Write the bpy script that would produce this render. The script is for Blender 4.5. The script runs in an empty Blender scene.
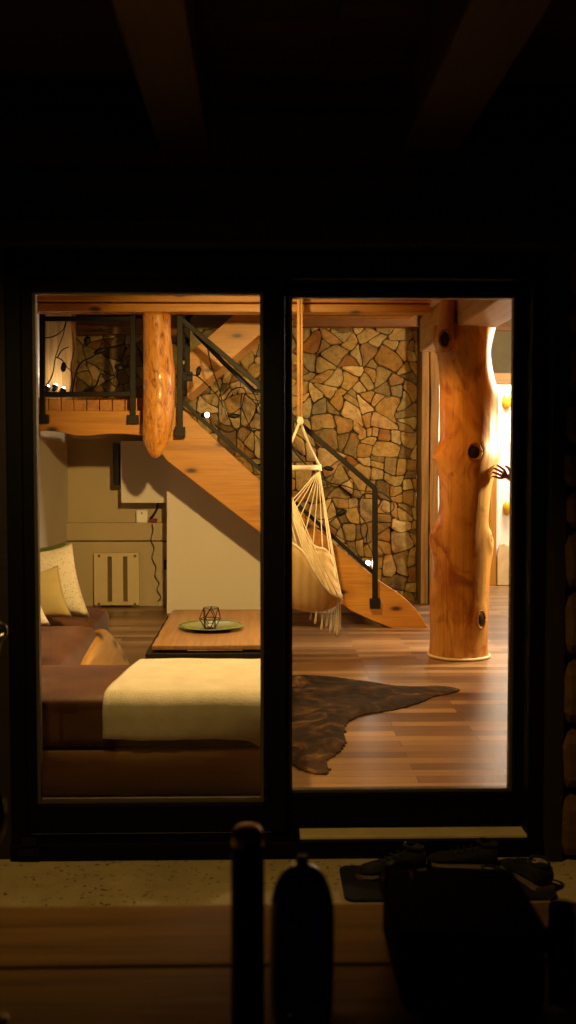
import bpy, bmesh, math, random
from mathutils import Vector, Matrix, noise as mnoise
from math import sin, cos, pi, radians, atan, tan, sqrt

random.seed(7)
SC = bpy.context.scene
COL = SC.collection

# ------------------------------------------------------------------ camera
F_PX = 1080.0
CAM = Vector((0, 0, 1.5))
PITCH = math.atan(55 / F_PX)
YAW = math.atan(26 / F_PX)
cam_d = bpy.data.cameras.new('camera')
cam_d.sensor_fit = 'VERTICAL'
cam_d.sensor_height = 36
cam_d.lens = 36 * F_PX / 1024
cam_d.clip_start = .05
cam = bpy.data.objects.new('camera', cam_d)
COL.objects.link(cam)
ROT = Matrix.Rotation(-YAW, 3, 'Z') @ Matrix.Rotation(pi / 2 - PITCH, 3, 'X')
cam.matrix_world = Matrix.Translation(CAM) @ ROT.to_4x4()
SC.camera = cam
cam_d.dof.use_dof = True
cam_d.dof.focus_distance = 8.4
cam_d.dof.aperture_fstop = 3.6


def ray(px, py):
    return ROT @ Vector(((px - 288) / F_PX, -(py - 512) / F_PX, -1))


def at(px, py, Y):
    d = ray(px, py)
    return CAM + d * (Y / d.y)


def onz(px, py, z=0.0):
    d = ray(px, py)
    return CAM + d * ((z - CAM.z) / d.z)


# ------------------------------------------------------------------ materials
def lin(h):
    h = h.lstrip('#')
    r = []
    for i in (0, 2, 4):
        c = int(h[i:i + 2], 16) / 255
        r.append(c / 12.92 if c <= .04045 else ((c + .055) / 1.055) ** 2.4)
    return (*r, 1)


class NT:
    def __init__(s, name):
        s.m = bpy.data.materials.new(name)
        s.m.use_nodes = True
        s.t = s.m.node_tree
        s.t.nodes.clear()
        s.out = s.n('ShaderNodeOutputMaterial')

    def n(s, typ, **kw):
        nd = s.t.nodes.new(typ)
        for k, v in kw.items():
            if k.startswith('_'):
                nd.inputs[k[1:].replace('_', ' ')].default_value = v
            else:
                setattr(nd, k, v)
        return nd

    def l(s, a, b):
        s.t.links.new(a, b)

    def coords(s, scale=(1, 1, 1), rot=(0, 0, 0), kind='Object'):
        tc = s.n('ShaderNodeTexCoord')
        mp = s.n('ShaderNodeMapping')
        mp.inputs['Scale'].default_value = scale
        mp.inputs['Rotation'].default_value = rot
        s.l(tc.outputs[kind], mp.inputs['Vector'])
        return mp.outputs['Vector']

    def noise(s, vec, scale, detail=5, rough=.55, dist=0):
        nd = s.n('ShaderNodeTexNoise')
        nd.inputs['Scale'].default_value = scale
        nd.inputs['Detail'].default_value = detail
        nd.inputs['Roughness'].default_value = rough
        nd.inputs['Distortion'].default_value = dist
        s.l(vec, nd.inputs['Vector'])
        return nd.outputs['Fac']

    def ramp(s, fac, stops):
        r = s.n('ShaderNodeValToRGB')
        e = r.color_ramp.elements
        while len(e) < len(stops):
            e.new(.5)
        for el, (p, c) in zip(e, stops):
            el.position = p
            el.color = c if isinstance(c, tuple) else lin(c)
        s.l(fac, r.inputs['Fac'])
        return r.outputs['Color']

    def mix(s, fac, a, b, mode='MIX'):
        m = s.n('ShaderNodeMix', data_type='RGBA', blend_type=mode)
        if isinstance(fac, (int, float)):
            m.inputs['Factor'].default_value = fac
        else:
            s.l(fac, m.inputs['Factor'])
        for i, v in ((6, a), (7, b)):
            if isinstance(v, tuple):
                m.inputs[i].default_value = v
            else:
                s.l(v, m.inputs[i])
        return m.outputs[2]

    def bump(s, h, strength=.3, dist=.01):
        b = s.n('ShaderNodeBump')
        b.inputs['Strength'].default_value = strength
        b.inputs['Distance'].default_value = dist
        s.l(h, b.inputs['Height'])
        return b.outputs['Normal']

    def bsdf(s, color, rough=.5, metal=0, normal=None, spec=.5, coat=0, sheen=0, trans=0, ior=1.45, sss=0):
        b = s.n('ShaderNodeBsdfPrincipled')
        if isinstance(color, tuple):
            b.inputs['Base Color'].default_value = color
        else:
            s.l(color, b.inputs['Base Color'])
        if isinstance(rough, (int, float)):
            b.inputs['Roughness'].default_value = rough
        else:
            s.l(rough, b.inputs['Roughness'])
        b.inputs['Metallic'].default_value = metal
        b.inputs['Specular IOR Level'].default_value = spec
        b.inputs['Coat Weight'].default_value = coat
        b.inputs['Coat Roughness'].default_value = .15
        b.inputs['Sheen Weight'].default_value = sheen
        b.inputs['Transmission Weight'].default_value = trans
        b.inputs['IOR'].default_value = ior
        if normal is not None:
            s.l(normal, b.inputs['Normal'])
        s.l(b.outputs[0], s.out.inputs['Surface'])
        return s.m


def plain(name, c, rough=.5, metal=0, var=.12, nscale=8, bump=.05, **kw):
    t = NT(name)
    v = t.coords()
    f = t.noise(v, nscale)
    c1 = lin(c)
    dk = tuple(x * (1 - var) for x in c1[:3]) + (1,)
    lt = tuple(min(1, x * (1 + var)) for x in c1[:3]) + (1,)
    col = t.ramp(f, [(.3, dk), (.7, lt)])
    nrm = t.bump(t.noise(v, nscale * 12), bump, .002) if bump else None
    return t.bsdf(col, rough, metal, nrm, **kw)


def wood(name, light, dark, axis=0, rough=.45, fine=1.0, stripes=.5, knots=None, coat=0, bump=.25, across=5.0):
    """grain runs along the given object axis"""
    t = NT(name)
    sc = [across, across, across]
    sc[axis] = .45
    v = t.coords(tuple(sc))
    a = t.noise(v, 1.6, 6, .6, .6)
    sf = [55 * fine] * 3
    sf[axis] = 2.0
    b = t.noise(t.coords(tuple(sf)), 1.0, 3, .6)
    base = t.ramp(a, [(.25, dark), (.48, light), (.62, light), (.85, dark)])
    fcol = t.ramp(b, [(.3, (.55, .5, .45, 1)), (.6, (1, 1, 1, 1))])
    col = t.mix(stripes, base, fcol, 'MULTIPLY')
    if knots:
        kv = [2.4, 2.4, 2.4]
        kv[axis] = 1.0
        sep = t.n('ShaderNodeSeparateXYZ')
        cmb = t.n('ShaderNodeCombineXYZ')
        t.l(t.coords(tuple(kv)), sep.inputs[0])
        t.l(sep.outputs[axis], cmb.inputs[0])
        t.l(sep.outputs[{0: 2, 1: 2, 2: 0}[axis]], cmb.inputs[1])
        vo = t.n('ShaderNodeTexVoronoi', voronoi_dimensions='2D')
        vo.inputs['Scale'].default_value = knots
        t.l(cmb.outputs[0], vo.inputs['Vector'])
        kf = t.ramp(vo.outputs['Distance'], [(.035, (1, 1, 1, 1)), (.10, (0, 0, 0, 1))])
        halo = t.ramp(vo.outputs['Distance'], [(.07, (.5, .5, .5, 1)), (.22, (0, 0, 0, 1))])
        col = t.mix(halo, col, lin(dark))
        col = t.mix(kf, col, tuple(x * .16 for x in lin(dark)[:3]) + (1,))
    n = t.bump(b, bump, .004)
    return t.bsdf(col, rough, 0, n, coat=coat)


def fabric(name, c1, c2, rough=.9, weave=260, patch=5, sheen=.1, bump=.4):
    t = NT(name)
    v = t.coords()
    col = t.ramp(t.noise(v, patch, 6), [(.3, c1), (.72, c2)])
    n = t.bump(t.noise(v, weave, 2), bump, .003)
    return t.bsdf(col, rough, 0, n, sheen=sheen, spec=.25)


MAT = {}
MAT['honey_x'] = wood('honey pine', '#c18634', '#96601f', 0, .38, knots=1.5, coat=.15)
MAT['honey_z'] = wood('honey pine upright', '#c18634', '#96601f', 2, .4, knots=1.1)
MAT['pale_x'] = wood('pale pine', '#d0a768', '#ae8246', 0, .45)
MAT['pale_y'] = wood('pale pine beam', '#bc9862', '#83623a', 1, .5)
MAT['brown_x'] = wood('brown beam wood', '#7e5426', '#4e2f14', 0, .55)
MAT['brown_z'] = wood('weathered post wood', '#8a6836', '#4c3416', 2, .65, fine=.6, stripes=.9)
def trunk_mat():
    t = NT('peeled trunk wood')
    v = t.coords((1.6, 1.6, .9))
    a = t.noise(v, 1.7, 5, .6, 1.2)
    base = t.ramp(a, [(.22, '#8a4c1c'), (.36, '#b87830'), (.5, '#d29a4e'), (.6, '#d6a258'), (.74, '#b06c2a'), (.86, '#7a3c12')])
    f = t.noise(t.coords((26, 26, 1.2)), 1.0, 5, .65, .3)
    col = t.mix(.6, base, t.ramp(f, [(.28, (.62, .5, .4, 1)), (.5, (1, 1, 1, 1)), (.8, (1.06, 1.06, 1.06, 1))]), 'MULTIPLY')
    pt = t.noise(t.coords((2.6, 2.6, 1.7)), 1.3, 6, .6, 2.2)
    col = t.mix(t.ramp(pt, [(.52, (0, 0, 0, 1)), (.66, (.75, .75, .75, 1))]), col, lin('#8a3f10'))
    cr = t.noise(t.coords((9, 9, .25)), 1.0, 3, .5, .4)
    col = t.mix(t.ramp(cr, [(.495, (0, 0, 0, 1)), (.5, (.7, .7, .7, 1)), (.505, (0, 0, 0, 1))]), col, lin('#6a3208'))
    return t.bsdf(col, .36, 0, t.bump(f, .35, .006), coat=.2)


MAT['trunk'] = trunk_mat()
MAT['slab'] = wood('live edge slab wood', '#b4885a', '#85582e', 1, .35, stripes=.6, coat=.3)
MAT['sofabase'] = wood('sofa base wood', '#f0c48a', '#cf9a5a', 0, .5, knots=1.0, stripes=.25)
MAT['sofaslab'] = wood('sofa side slab', '#d8a660', '#ac7434', 1, .3, knots=1.2, coat=.3)
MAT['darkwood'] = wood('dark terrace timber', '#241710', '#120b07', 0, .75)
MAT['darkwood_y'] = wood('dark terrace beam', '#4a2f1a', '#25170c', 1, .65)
MAT['darkframe'] = plain('dark door frame', '#090706', .55, var=.2, spec=.15)
MAT['tableplank'] = wood('terrace table plank', '#745426', '#32200a', 0, .34, stripes=.8, bump=.5, across=9)
MAT['charred'] = plain('rough dark frame', '#1c140f', .75, var=.4, nscale=40, bump=.8)
MAT['iron'] = plain('black wrought iron', '#191610', .5, .6, var=.3)
MAT['plaster'] = plain('warm white plaster', '#d9d2c4', .85, var=.03, nscale=3, bump=.08)
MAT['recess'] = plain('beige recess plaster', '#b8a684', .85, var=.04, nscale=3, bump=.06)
MAT['panelwhite'] = plain('white painted panel', '#ddd5c8', .75, var=.02, nscale=2, bump=.03)
MAT['greyplaster'] = plain('grey green plaster', '#6f6a55', .85, var=.1)
MAT['brightwhite'] = plain('white wall beyond', '#f2efe8', .8, var=.02, bump=.03)
MAT['heater'] = plain('cream heater enamel', '#cdbb94', .45, var=.03)
MAT['heaterdark'] = plain('heater slot shadow metal', '#6a5836', .7)
MAT['black'] = plain('black plastic', '#0c0b0a', .4, var=.3)
MAT['red'] = plain('dark red plastic', '#7c1616', .4)
MAT['white'] = plain('white plastic', '#d8d0c0', .5, var=.03)
MAT['rope'] = fabric('cream cotton cord', '#dccbac', '#f2e4cc', .9, 420, 9)
MAT['ropeorange'] = fabric('tan hanging rope', '#b07a40', '#cf9c5c', .9, 420, 9)
MAT['bar'] = wood('bare spreader bar wood', '#ead6a8', '#d8be88', 0, .5, stripes=.2)
MAT['brown_leather'] = fabric('brown suede', '#43241a', '#70452e', .55, 60, 3, .1, .25)
MAT['cream_blanket'] = fabric('cream blanket weave', '#dccfb6', '#efe4d0', .95, 160, 10, .4, .7)
MAT['pillow_yellow'] = fabric('mustard cushion cloth', '#b09c66', '#c4b078', .8, 220, 3)
MAT['pillow_green'] = fabric('green cushion cloth', '#5c6420', '#76802c', .8, 220, 4)
MAT['plate'] = plain('olive green glazed plate', '#7d8a52', .25, var=.2)
MAT['wax'] = plain('white candle wax', '#efe6d6', .5, var=.02)
MAT['yellow'] = plain('yellow lacquer', '#c99a20', .4)
MAT['cream'] = plain('cream board', '#d8bd8c', .6)
MAT['skin'] = plain('skin', '#9a5c40', .5, var=.1, nscale=20)
MAT['shirt'] = fabric('dark shirt cloth', '#2a2a30', '#3a3a42')
MAT['jeans'] = fabric('blue trousers cloth', '#242f48', '#34425e')
MAT['hair'] = plain('brown hair', '#2a1a10', .6, bump=.5)
MAT['concrete'] = None
MAT['steel'] = plain('brushed steel', '#9c968c', .28, 1, var=.08)
MAT['darkmat'] = fabric('dark door mat pile', '#0e0c0a', '#181411', .95, 300, 30)
MAT['shoe'] = fabric('dark shoe cloth', '#100e10', '#1c191b', .75, 200, 20)
MAT['shoesole'] = plain('pale shoe sole', '#6a5c50', .6)
MAT['lamp'] = None


def speckle_pillow():
    t = NT('speckled cream cushion cloth')
    v = t.coords()
    vo = t.n('ShaderNodeTexVoronoi')
    vo.inputs['Scale'].default_value = 48
    vo.inputs['Randomness'].default_value = .9
    t.l(v, vo.inputs['Vector'])
    k = t.ramp(vo.outputs['Distance'], [(.16, (1, 1, 1, 1)), (.26, (0, 0, 0, 1))])
    col = t.mix(k, t.ramp(t.noise(v, 5), [(.3, '#e4d8be'), (.7, '#f2e8d2')]), lin('#b8a478'))
    return t.bsdf(col, .85, 0, t.bump(t.noise(v, 240, 2), .4, .003), spec=.25)


MAT['pillow_cream'] = speckle_pillow()


def concrete():
    t = NT('terrace concrete')
    v = t.coords()
    col = t.ramp(t.noise(v, 6, 7), [(.3, '#b09a72'), (.7, '#cab38a')])
    sp = t.ramp(t.noise(v, 55, 2), [(.3, (1, 1, 1, 1)), (.36, (0, 0, 0, 1))])
    col = t.mix(sp, col, lin('#2c2116'))
    return t.bsdf(col, .85, 0, t.bump(t.noise(v, 80), .4, .004))


MAT['concrete'] = concrete()


def floor_mat():
    t = NT('brown laminate planks')
    v = t.coords()
    br = t.n('ShaderNodeTexBrick')
    br.offset = .37
    br.inputs['Color1'].default_value = (.0, .0, .0, 1)
    br.inputs['Color2'].default_value = (1, 1, 1, 1)
    br.inputs['Mortar'].default_value = (.5, .5, .5, 1)
    br.inputs['Scale'].default_value = 1
    br.inputs['Mortar Size'].default_value = .0022
    br.inputs['Brick Width'].default_value = 1.15
    br.inputs['Row Height'].default_value = .105
    t.l(v, br.inputs['Vector'])
    pl = t.ramp(br.outputs['Color'], [(0, '#5c4230'), (.35, '#7a5a3e'), (.65, '#8c6a4a'), (1, '#aa8660')])
    g = t.noise(t.coords((1.2, 26, 1)), 1.5, 6, .65, .4)
    col = t.mix(.75, pl, t.ramp(g, [(.25, (.5, .47, .45, 1)), (.5, (.95, .95, .95, 1)), (.75, (1.15, 1.1, 1.05, 1))]), 'MULTIPLY')
    mort = t.ramp(br.outputs['Fac'], [(.4, (0, 0, 0, 1)), (.6, (1, 1, 1, 1))])
    col = t.mix(mort, col, lin('#2a180e'))
    rg = t.n('ShaderNodeMapRange')
    rg.inputs['To Min'].default_value = .24
    rg.inputs['To Max'].default_value = .4
    t.l(g, rg.inputs['Value'])
    return t.bsdf(col, rg.outputs[0], 0, t.bump(g, .08, .003), spec=.5)


MAT['floor'] = floor_mat()


def ceiling_boards(name, c1, c2):
    t = NT(name)
    br = t.n('ShaderNodeTexBrick')
    br.inputs['Color1'].default_value = lin(c1)
    br.inputs['Color2'].default_value = lin(c2)
    br.inputs['Mortar'].default_value = lin('#140c07')
    br.inputs['Scale'].default_value = 1
    br.inputs['Mortar Size'].default_value = .006
    br.inputs['Brick Width'].default_value = 3.1
    br.inputs['Row Height'].default_value = .13
    t.l(t.coords(), br.inputs['Vector'])
    g = t.noise(t.coords((1.2, 30, 1)), 1.5, 5)
    col = t.mix(.6, br.outputs['Color'], t.ramp(g, [(.3, (.5, .5, .5, 1)), (.7, (1, 1, 1, 1))]), 'MULTIPLY')
    return t.bsdf(col, .6)


MAT['ceil_in'] = ceiling_boards('inside ceiling boards', '#7e5226', '#6a421c')
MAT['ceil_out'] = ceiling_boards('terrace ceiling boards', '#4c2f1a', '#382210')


def stone_mat():
    t = NT('rough field stone')
    a = t.n('ShaderNodeAttribute', attribute_name='stone')
    v = t.coords()
    base = t.ramp(a.outputs['Fac'], [(0, '#6e5c3c'), (.12, '#8f7d52'), (.3, '#b0985e'), (.45, '#94713a'), (.58, '#b8a470'), (.7, '#8a8060'), (.82, '#8a5e2a'), (.9, '#cdb88a'), (1, '#a08c62')])
    n1 = t.noise(v, 9, 7, .65, .8)
    col = t.mix(.8, base, t.ramp(n1, [(.25, (.3, .25, .2, 1)), (.5, (.84, .8, .74, 1)), (.75, (1.15, 1.06, .9, 1))]), 'MULTIPLY')
    n3 = t.noise(v, 38, 6, .7, .5)
    col = t.mix(.6, col, t.ramp(n3, [(.32, (.55, .5, .45, 1)), (.55, (1, 1, 1, 1))]), 'MULTIPLY')
    n2 = t.noise(v, 3.2, 4, .5, 1.2)
    col = t.mix(t.ramp(n2, [(.58, (0, 0, 0, 1)), (.68, (.55, .55, .55, 1))]), col, lin('#8a5418'))
    return t.bsdf(col, .85, 0, t.bump(t.noise(v, 22, 8, .7), .7, .02), spec=.25)


MAT['stone'] = stone_mat()
MAT['mortar'] = plain('dark mortar', '#4a3a22', .95, var=.3, nscale=30, bump=.5)


def hide_mat():
    t = NT('brindled cowhide')
    v = t.coords((1.3, 1, 1))
    n = t.noise(v, 3.4, 8, .66, 1.6)
    col = t.ramp(n, [(.32, '#140c06'), (.48, '#2c1c0e'), (.58, '#4e3419'), (.7, '#866538')])
    f = t.noise(t.coords((9, 30, 10)), 5, 4)
    col = t.mix(.5, col, t.ramp(f, [(.3, (.5, .5, .5, 1)), (.7, (1.2, 1.2, 1.2, 1))]), 'MULTIPLY')
    return t.bsdf(col, .8, 0, t.bump(f, .7, .01), spec=.12)


MAT['hide'] = hide_mat()



def log_mat():
    t = NT('gouged hanging log wood')
    v = t.coords((1, 1, .35))
    n = t.noise(v, 22, 6, .6, 1.5)
    col = t.ramp(n, [(.34, '#7a4414'), (.46, '#bd7c2e'), (.7, '#d89c48')])
    return t.bsdf(col, .38, 0, t.bump(n, .5, .012), coat=.3)


MAT['log'] = log_mat()


def sling_mat():
    t = NT('striped hammock cloth')
    v = t.coords()
    w = t.n('ShaderNodeTexWave')
    w.inputs['Scale'].default_value = 5
    w.inputs['Distortion'].default_value = 1.5
    t.l(v, w.inputs['Vector'])
    col = t.ramp(w.outputs['Fac'], [(.2, '#dcc08c'), (.7, '#e6cc9c')])
    b = t.n('ShaderNodeBsdfPrincipled')
    t.l(col, b.inputs['Base Color'])
    b.inputs['Roughness'].default_value = .9
    tr = t.n('ShaderNodeBsdfTranslucent')
    t.l(col, tr.inputs['Color'])
    mx = t.n('ShaderNodeMixShader')
    mx.inputs[0].default_value = .45
    t.l(b.outputs[0], mx.inputs[1])
    t.l(tr.outputs[0], mx.inputs[2])
    t.l(mx.outputs[0], t.out.inputs['Surface'])
    return t.m


MAT['sling'] = sling_mat()


def pane_mat(name, tint=(1, 1, 1, 1), refl=.04):
    t = NT(name)
    tr = t.n('ShaderNodeBsdfTransparent')
    tr.inputs['Color'].default_value = tint
    gl = t.n('ShaderNodeBsdfGlossy')
    gl.inputs['Roughness'].default_value = .01
    fr = t.n('ShaderNodeFresnel')
    fr.inputs['IOR'].default_value = 1.35
    mx = t.n('ShaderNodeMixShader')
    t.l(fr.outputs[0], mx.inputs[0])
    t.l(tr.outputs[0], mx.inputs[1])
    t.l(gl.outputs[0], mx.inputs[2])
    t.l(mx.outputs[0], t.out.inputs['Surface'])
    return t.m


MAT['pane'] = pane_mat('door glass')
MAT['clearglass'] = pane_mat('clear drinking glass', (.9, .92, .95, 1))
MAT['greenglass'] = plain('dark green bottle glass', '#1c4a16', .1, var=.2, bump=0, coat=.4, trans=.45)


def emit_mat(name, col, e):
    t = NT(name)
    em = t.n('ShaderNodeEmission')
    em.inputs['Color'].default_value = col
    em.inputs['Strength'].default_value = e
    t.l(em.outputs[0], t.out.inputs['Surface'])
    return t.m


MAT['led'] = emit_mat('white spotlight lens', (1, .96, .86, 1), 14)


# ------------------------------------------------------------------ mesh helpers
def box(bm, a, b):
    x0, y0, z0 = a
    x1, y1, z1 = b
    vs = [bm.verts.new(p) for p in ((x0, y0, z0), (x1, y0, z0), (x1, y1, z0), (x0, y1, z0), (x0, y0, z1), (x1, y0, z1), (x1, y1, z1), (x0, y1, z1))]
    for f in ((0, 3, 2, 1), (4, 5, 6, 7), (0, 1, 5, 4), (1, 2, 6, 5), (2, 3, 7, 6), (3, 0, 4, 7)):
        bm.faces.new([vs[i] for i in f])


def extrude_poly(bm, pts, vec):
    """closed prism: polygon (3D points) swept along vec"""
    vec = Vector(vec)
    a = [bm.verts.new(Vector(p)) for p in pts]
    b = [bm.verts.new(Vector(p) + vec) for p in pts]
    bm.faces.new(a)
    bm.faces.new(b[::-1])
    n = len(a)
    for i in range(n):
        bm.faces.new([a[i], b[i], b[(i + 1) % n], a[(i + 1) % n]])


def frame_for(d):
    d = d.normalized()
    u = Vector((0, 0, 1)) if abs(d.z) < .9 else Vector((1, 0, 0))
    s = d.cross(u).normalized()
    return s, s.cross(d).normalized()


def tube(bm, pts, r, n=8, square=False, cap=True):
    pts = [Vector(p) for p in pts]
    rs = r if isinstance(r, (list, tuple)) else [r] * len(pts)
    rings = []
    s = None
    for i, p in enumerate(pts):
        d = pts[min(i + 1, len(pts) - 1)] - pts[max(i - 1, 0)]
        if s is None:
            s, u = frame_for(d)
        else:
            dn = d.normalized()
            s = (s - dn * s.dot(dn)).normalized()
            u = s.cross(dn).normalized()
        ring = []
        if square:
            for a, b in ((1, 1), (-1, 1), (-1, -1), (1, -1)):
                ring.append(bm.verts.new(p + s * rs[i] * a + u * rs[i] * b))
        else:
            for k in range(n):
                t = 2 * pi * k / n
                ring.append(bm.verts.new(p + (s * cos(t) + u * sin(t)) * rs[i]))
        rings.append(ring)
    m = len(rings[0])
    for a, b in zip(rings, rings[1:]):
        for k in range(m):
            bm.faces.new([a[k], a[(k + 1) % m], b[(k + 1) % m], b[k]])
    if cap:
        bm.faces.new(rings[0][::-1])
        bm.faces.new(rings[-1])


def lathe(bm, c, prof, n=32):
    c = Vector(c)
    rings = []
    for r, z in prof:
        if r < 1e-5:
            rings.append([bm.verts.new(c + Vector((0, 0, z)))])
        else:
            rings.append([bm.verts.new(c + Vector((r * cos(2 * pi * k / n), r * sin(2 * pi * k / n), z))) for k in range(n)])
    for a, b in zip(rings, rings[1:]):
        for k in range(n):
            k2 = (k + 1) % n
            if len(a) == 1 and len(b) == 1:
                continue
            if len(a) == 1:
                bm.faces.new([a[0], b[k2], b[k]])
            elif len(b) == 1:
                bm.faces.new([a[k], a[k2], b[0]])
            else:
                bm.faces.new([a[k], a[k2], b[k2], b[k]])


def ellipsoid(bm, c, r, rot=None, seg=16, rings=10, rough=0):
    M_ = Matrix.Translation(Vector(c)) @ (rot.to_4x4() if rot else Matrix.Identity(4)) @ Matrix.Diagonal((*r, 1))
    g = bmesh.ops.create_uvsphere(bm, u_segments=seg, v_segments=rings, radius=1)
    for v in g['verts']:
        if rough:
            v.co *= 1 + rough * mnoise.noise(v.co * 2.5 + Vector(c) * 7)
        v.co = M_ @ v.co


def crom(pts, k=6):
    P = [Vector(p) for p in pts]
    P = [P[0] * 2 - P[1]] + P + [P[-1] * 2 - P[-2]]
    out = []
    for i in range(1, len(P) - 2):
        a, b, c, d = P[i - 1:i + 3]
        for j in range(k):
            t = j / k
            out.append(.5 * ((2 * b) + (c - a) * t + (2 * a - 5 * b + 4 * c - d) * t * t + (3 * b - a - 3 * c + d) * t ** 3))
    out.append(P[-2])
    return out


def B():
    return bmesh.new()


def root_loc(o):
    v = Vector((0, 0, 0))
    while o is not None:
        v += o.location
        o = o.parent
    return v


def obj(name, bm, m, parent=None, bevel=0, smooth=False, seg=2, base=None):
    """links a bmesh built in world space as ONE mesh object"""
    bmesh.ops.recalc_face_normals(bm, faces=bm.faces)
    me = bpy.data.meshes.new(name)
    if parent is not None:
        off = root_loc(parent)
    else:
        if base is None:
            xs = [v.co for v in bm.verts]
            lo = Vector([min(c[i] for c in xs) for i in range(3)])
            hi = Vector([max(c[i] for c in xs) for i in range(3)])
            off = Vector(((lo.x + hi.x) / 2, (lo.y + hi.y) / 2, lo.z))
        else:
            off = Vector(base)
    for v in bm.verts:
        v.co -= off
    if smooth:
        for f in bm.faces:
            f.smooth = True
    bm.to_mesh(me)
    bm.free()
    me.materials.append(MAT[m] if isinstance(m, str) else m)
    o = bpy.data.objects.new(name, me)
    COL.objects.link(o)
    if parent is not None:
        o.parent = parent
    else:
        o.location = off
    if bevel:
        b = o.modifiers.new('bevel', 'BEVEL')
        b.width = bevel
        b.segments = seg
        b.limit_method = 'ANGLE'
        b.angle_limit = radians(40)
    return o


def tag(o, label, cat, group=None, kind=None):
    o['label'] = label
    o['category'] = cat
    if group:
        o['group'] = group
    if kind:
        o['kind'] = kind
    return o


def thing(name, label, cat, loc, group=None, kind=None):
    o = bpy.data.objects.new(name, None)
    o.empty_display_size = .1
    COL.objects.link(o)
    o.location = loc
    return tag(o, label, cat, group, kind)


def struct(name, bm, m, label, cat, parent=None, **kw):
    o = obj(name, bm, m, parent, **kw)
    if parent is None:
        tag(o, label, cat, kind='structure')
    return o


def bx(a, b):
    bm = B()
    box(bm, a, b)
    return bm


def copy_tree(o, parent=None):
    c = o.copy()
    COL.objects.link(c)
    if parent is not None:
        c.parent = parent
    for ch in list(o.children):
        copy_tree(ch, c)
    return c


TZ = -.1        # terrace floor level
CEIL = 3.0
XL, XR = -1.965, 3.3
YB = 11.2       # stone wall

# ================================================================== setting, inside
struct('floor', bx((-2.3, 4.36, -.08), (4.6, 13.4, 0)), 'floor', 'brown laminate plank floor inside the lodge', 'floor')
struct('ceiling', bx((-2.3, 4.5, CEIL), (4.6, 13.4, CEIL + .1)), 'ceil_in', 'board ceiling above the lit living room', 'ceiling')
struct('wall_left', bx((XL - .15, 4.5, 0), (XL, 11.4, CEIL)), 'plaster', 'pale plaster wall behind the sofa', 'wall')
struct('wall_back', bx((XL, 11.0, 0), (at(167, 500, 11).x + .2, 11.12, 1.93)), 'recess', 'beige plaster wall in the recess under the landing', 'wall')
bm = B()
box(bm, (XL, 10.86, 0), (at(166, 560, 10.86).x + .12, 11.0, at(100, 542, 10.86).z))
box(bm, (XL, 10.9, at(100, 542, 10.86).z + .012), (at(166, 560, 10.86).x + .12, 11.0, at(100, 523, 10.9).z))
struct('trim_1', bm, 'recess', 'low beige ledge running along the wall below the landing', 'ledge', bevel=.004)

# spine wall under the first flight
pts = [at(167, 640, 10.33), at(365, 640, 10.33), at(365, 583, 10.33), at(330, 551, 10.33), at(262, 490, 10.33), at(190, 425, 10.33), at(167, 425, 10.33)]
pts = [Vector((p.x, 10.33, max(0, p.z))) for p in pts]
bm = B()
extrude_poly(bm, pts, (0, .07, 0))
struct('wall_stair', bm, 'panelwhite', 'smooth white panel wall filling the space beneath the stair', 'wall')

# stone wall: individual field stones laid in dark mortar, one wall
XS0, XS1 = XL, 1.60


def clip(poly, p, n):
    out = []
    m = len(poly)
    for i in range(m):
        a, b = poly[i], poly[(i + 1) % m]
        da, db = (a[0] - p[0]) * n[0] + (a[1] - p[1]) * n[1], (b[0] - p[0]) * n[0] + (b[1] - p[1]) * n[1]
        if da <= 0:
            out.append(a)
        if (da < 0 < db) or (db < 0 < da):
            t = da / (da - db)
            out.append((a[0] + (b[0] - a[0]) * t, a[1] + (b[1] - a[1]) * t))
    return out


rs = random.Random(34)


def parea(p):
    return abs(sum(p[i][0] * p[(i + 1) % len(p)][1] - p[(i + 1) % len(p)][0] * p[i][1] for i in range(len(p)))) / 2


def split(poly, out, depth=0):
    A = parea(poly)
    cx = sum(p[0] for p in poly) / len(poly)
    cz = sum(p[1] for p in poly) / len(poly)
    # long axis of the piece
    best = max(((poly[i], poly[j]) for i in range(len(poly)) for j in range(i)), key=lambda e: (e[0][0] - e[1][0]) ** 2 + (e[0][1] - e[1][1]) ** 2)
    sxx = sum((p[0] - cx) ** 2 for p in poly)
    szz = sum((p[1] - cz) ** 2 for p in poly)
    sxz = sum((p[0] - cx) * (p[1] - cz) for p in poly)
    ang = .5 * math.atan2(2 * sxz, sxx - szz)
    L = (best[0][0] - best[1][0]) ** 2 + (best[0][1] - best[1][1]) ** 2
    lim = rs.choice([.018, .026, .036, .05, .062])
    if cx > .95:
        lim *= .9
    if A < lim and L < A * 7:
        out.append(poly)
        return
    jit = .1 if cx > .95 else .30
    a = ang + rs.gauss(0, jit * .6)
    px_, pz_ = cx + rs.uniform(-.16, .16) * sqrt(A) * cos(ang), cz + rs.uniform(-.16, .16) * sqrt(A) * sin(ang)
    n = (cos(a), sin(a))
    g = 0
    for sg in (1, -1):
        q = clip(poly, (px_, pz_), (n[0] * sg, n[1] * sg))
        if len(q) >= 3 and parea(q) > .002:
            split(q, out, depth + 1)


STONES = []
split([(XS0 - .15, -.15), (XS1 + .15, -.15), (XS1 + .15, 2.97), (XS0 - .15, 2.97)], STONES)


def warp(p):
    x, z = p
    k = 1 if x < .9 else .45
    a = Vector((x * 1.7, z * 1.7, 3.3))
    dx = mnoise.noise(a) * .16 * k + mnoise.noise(a * 4.1) * .045
    dz = mnoise.noise(a + Vector((11, 5, 2))) * .16 * k + mnoise.noise(a * 4.1 + Vector((7, 1, 4))) * .045
    return (min(XS1, max(XS0, x + dx)), min(2.85, max(0, z + dz)))


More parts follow.
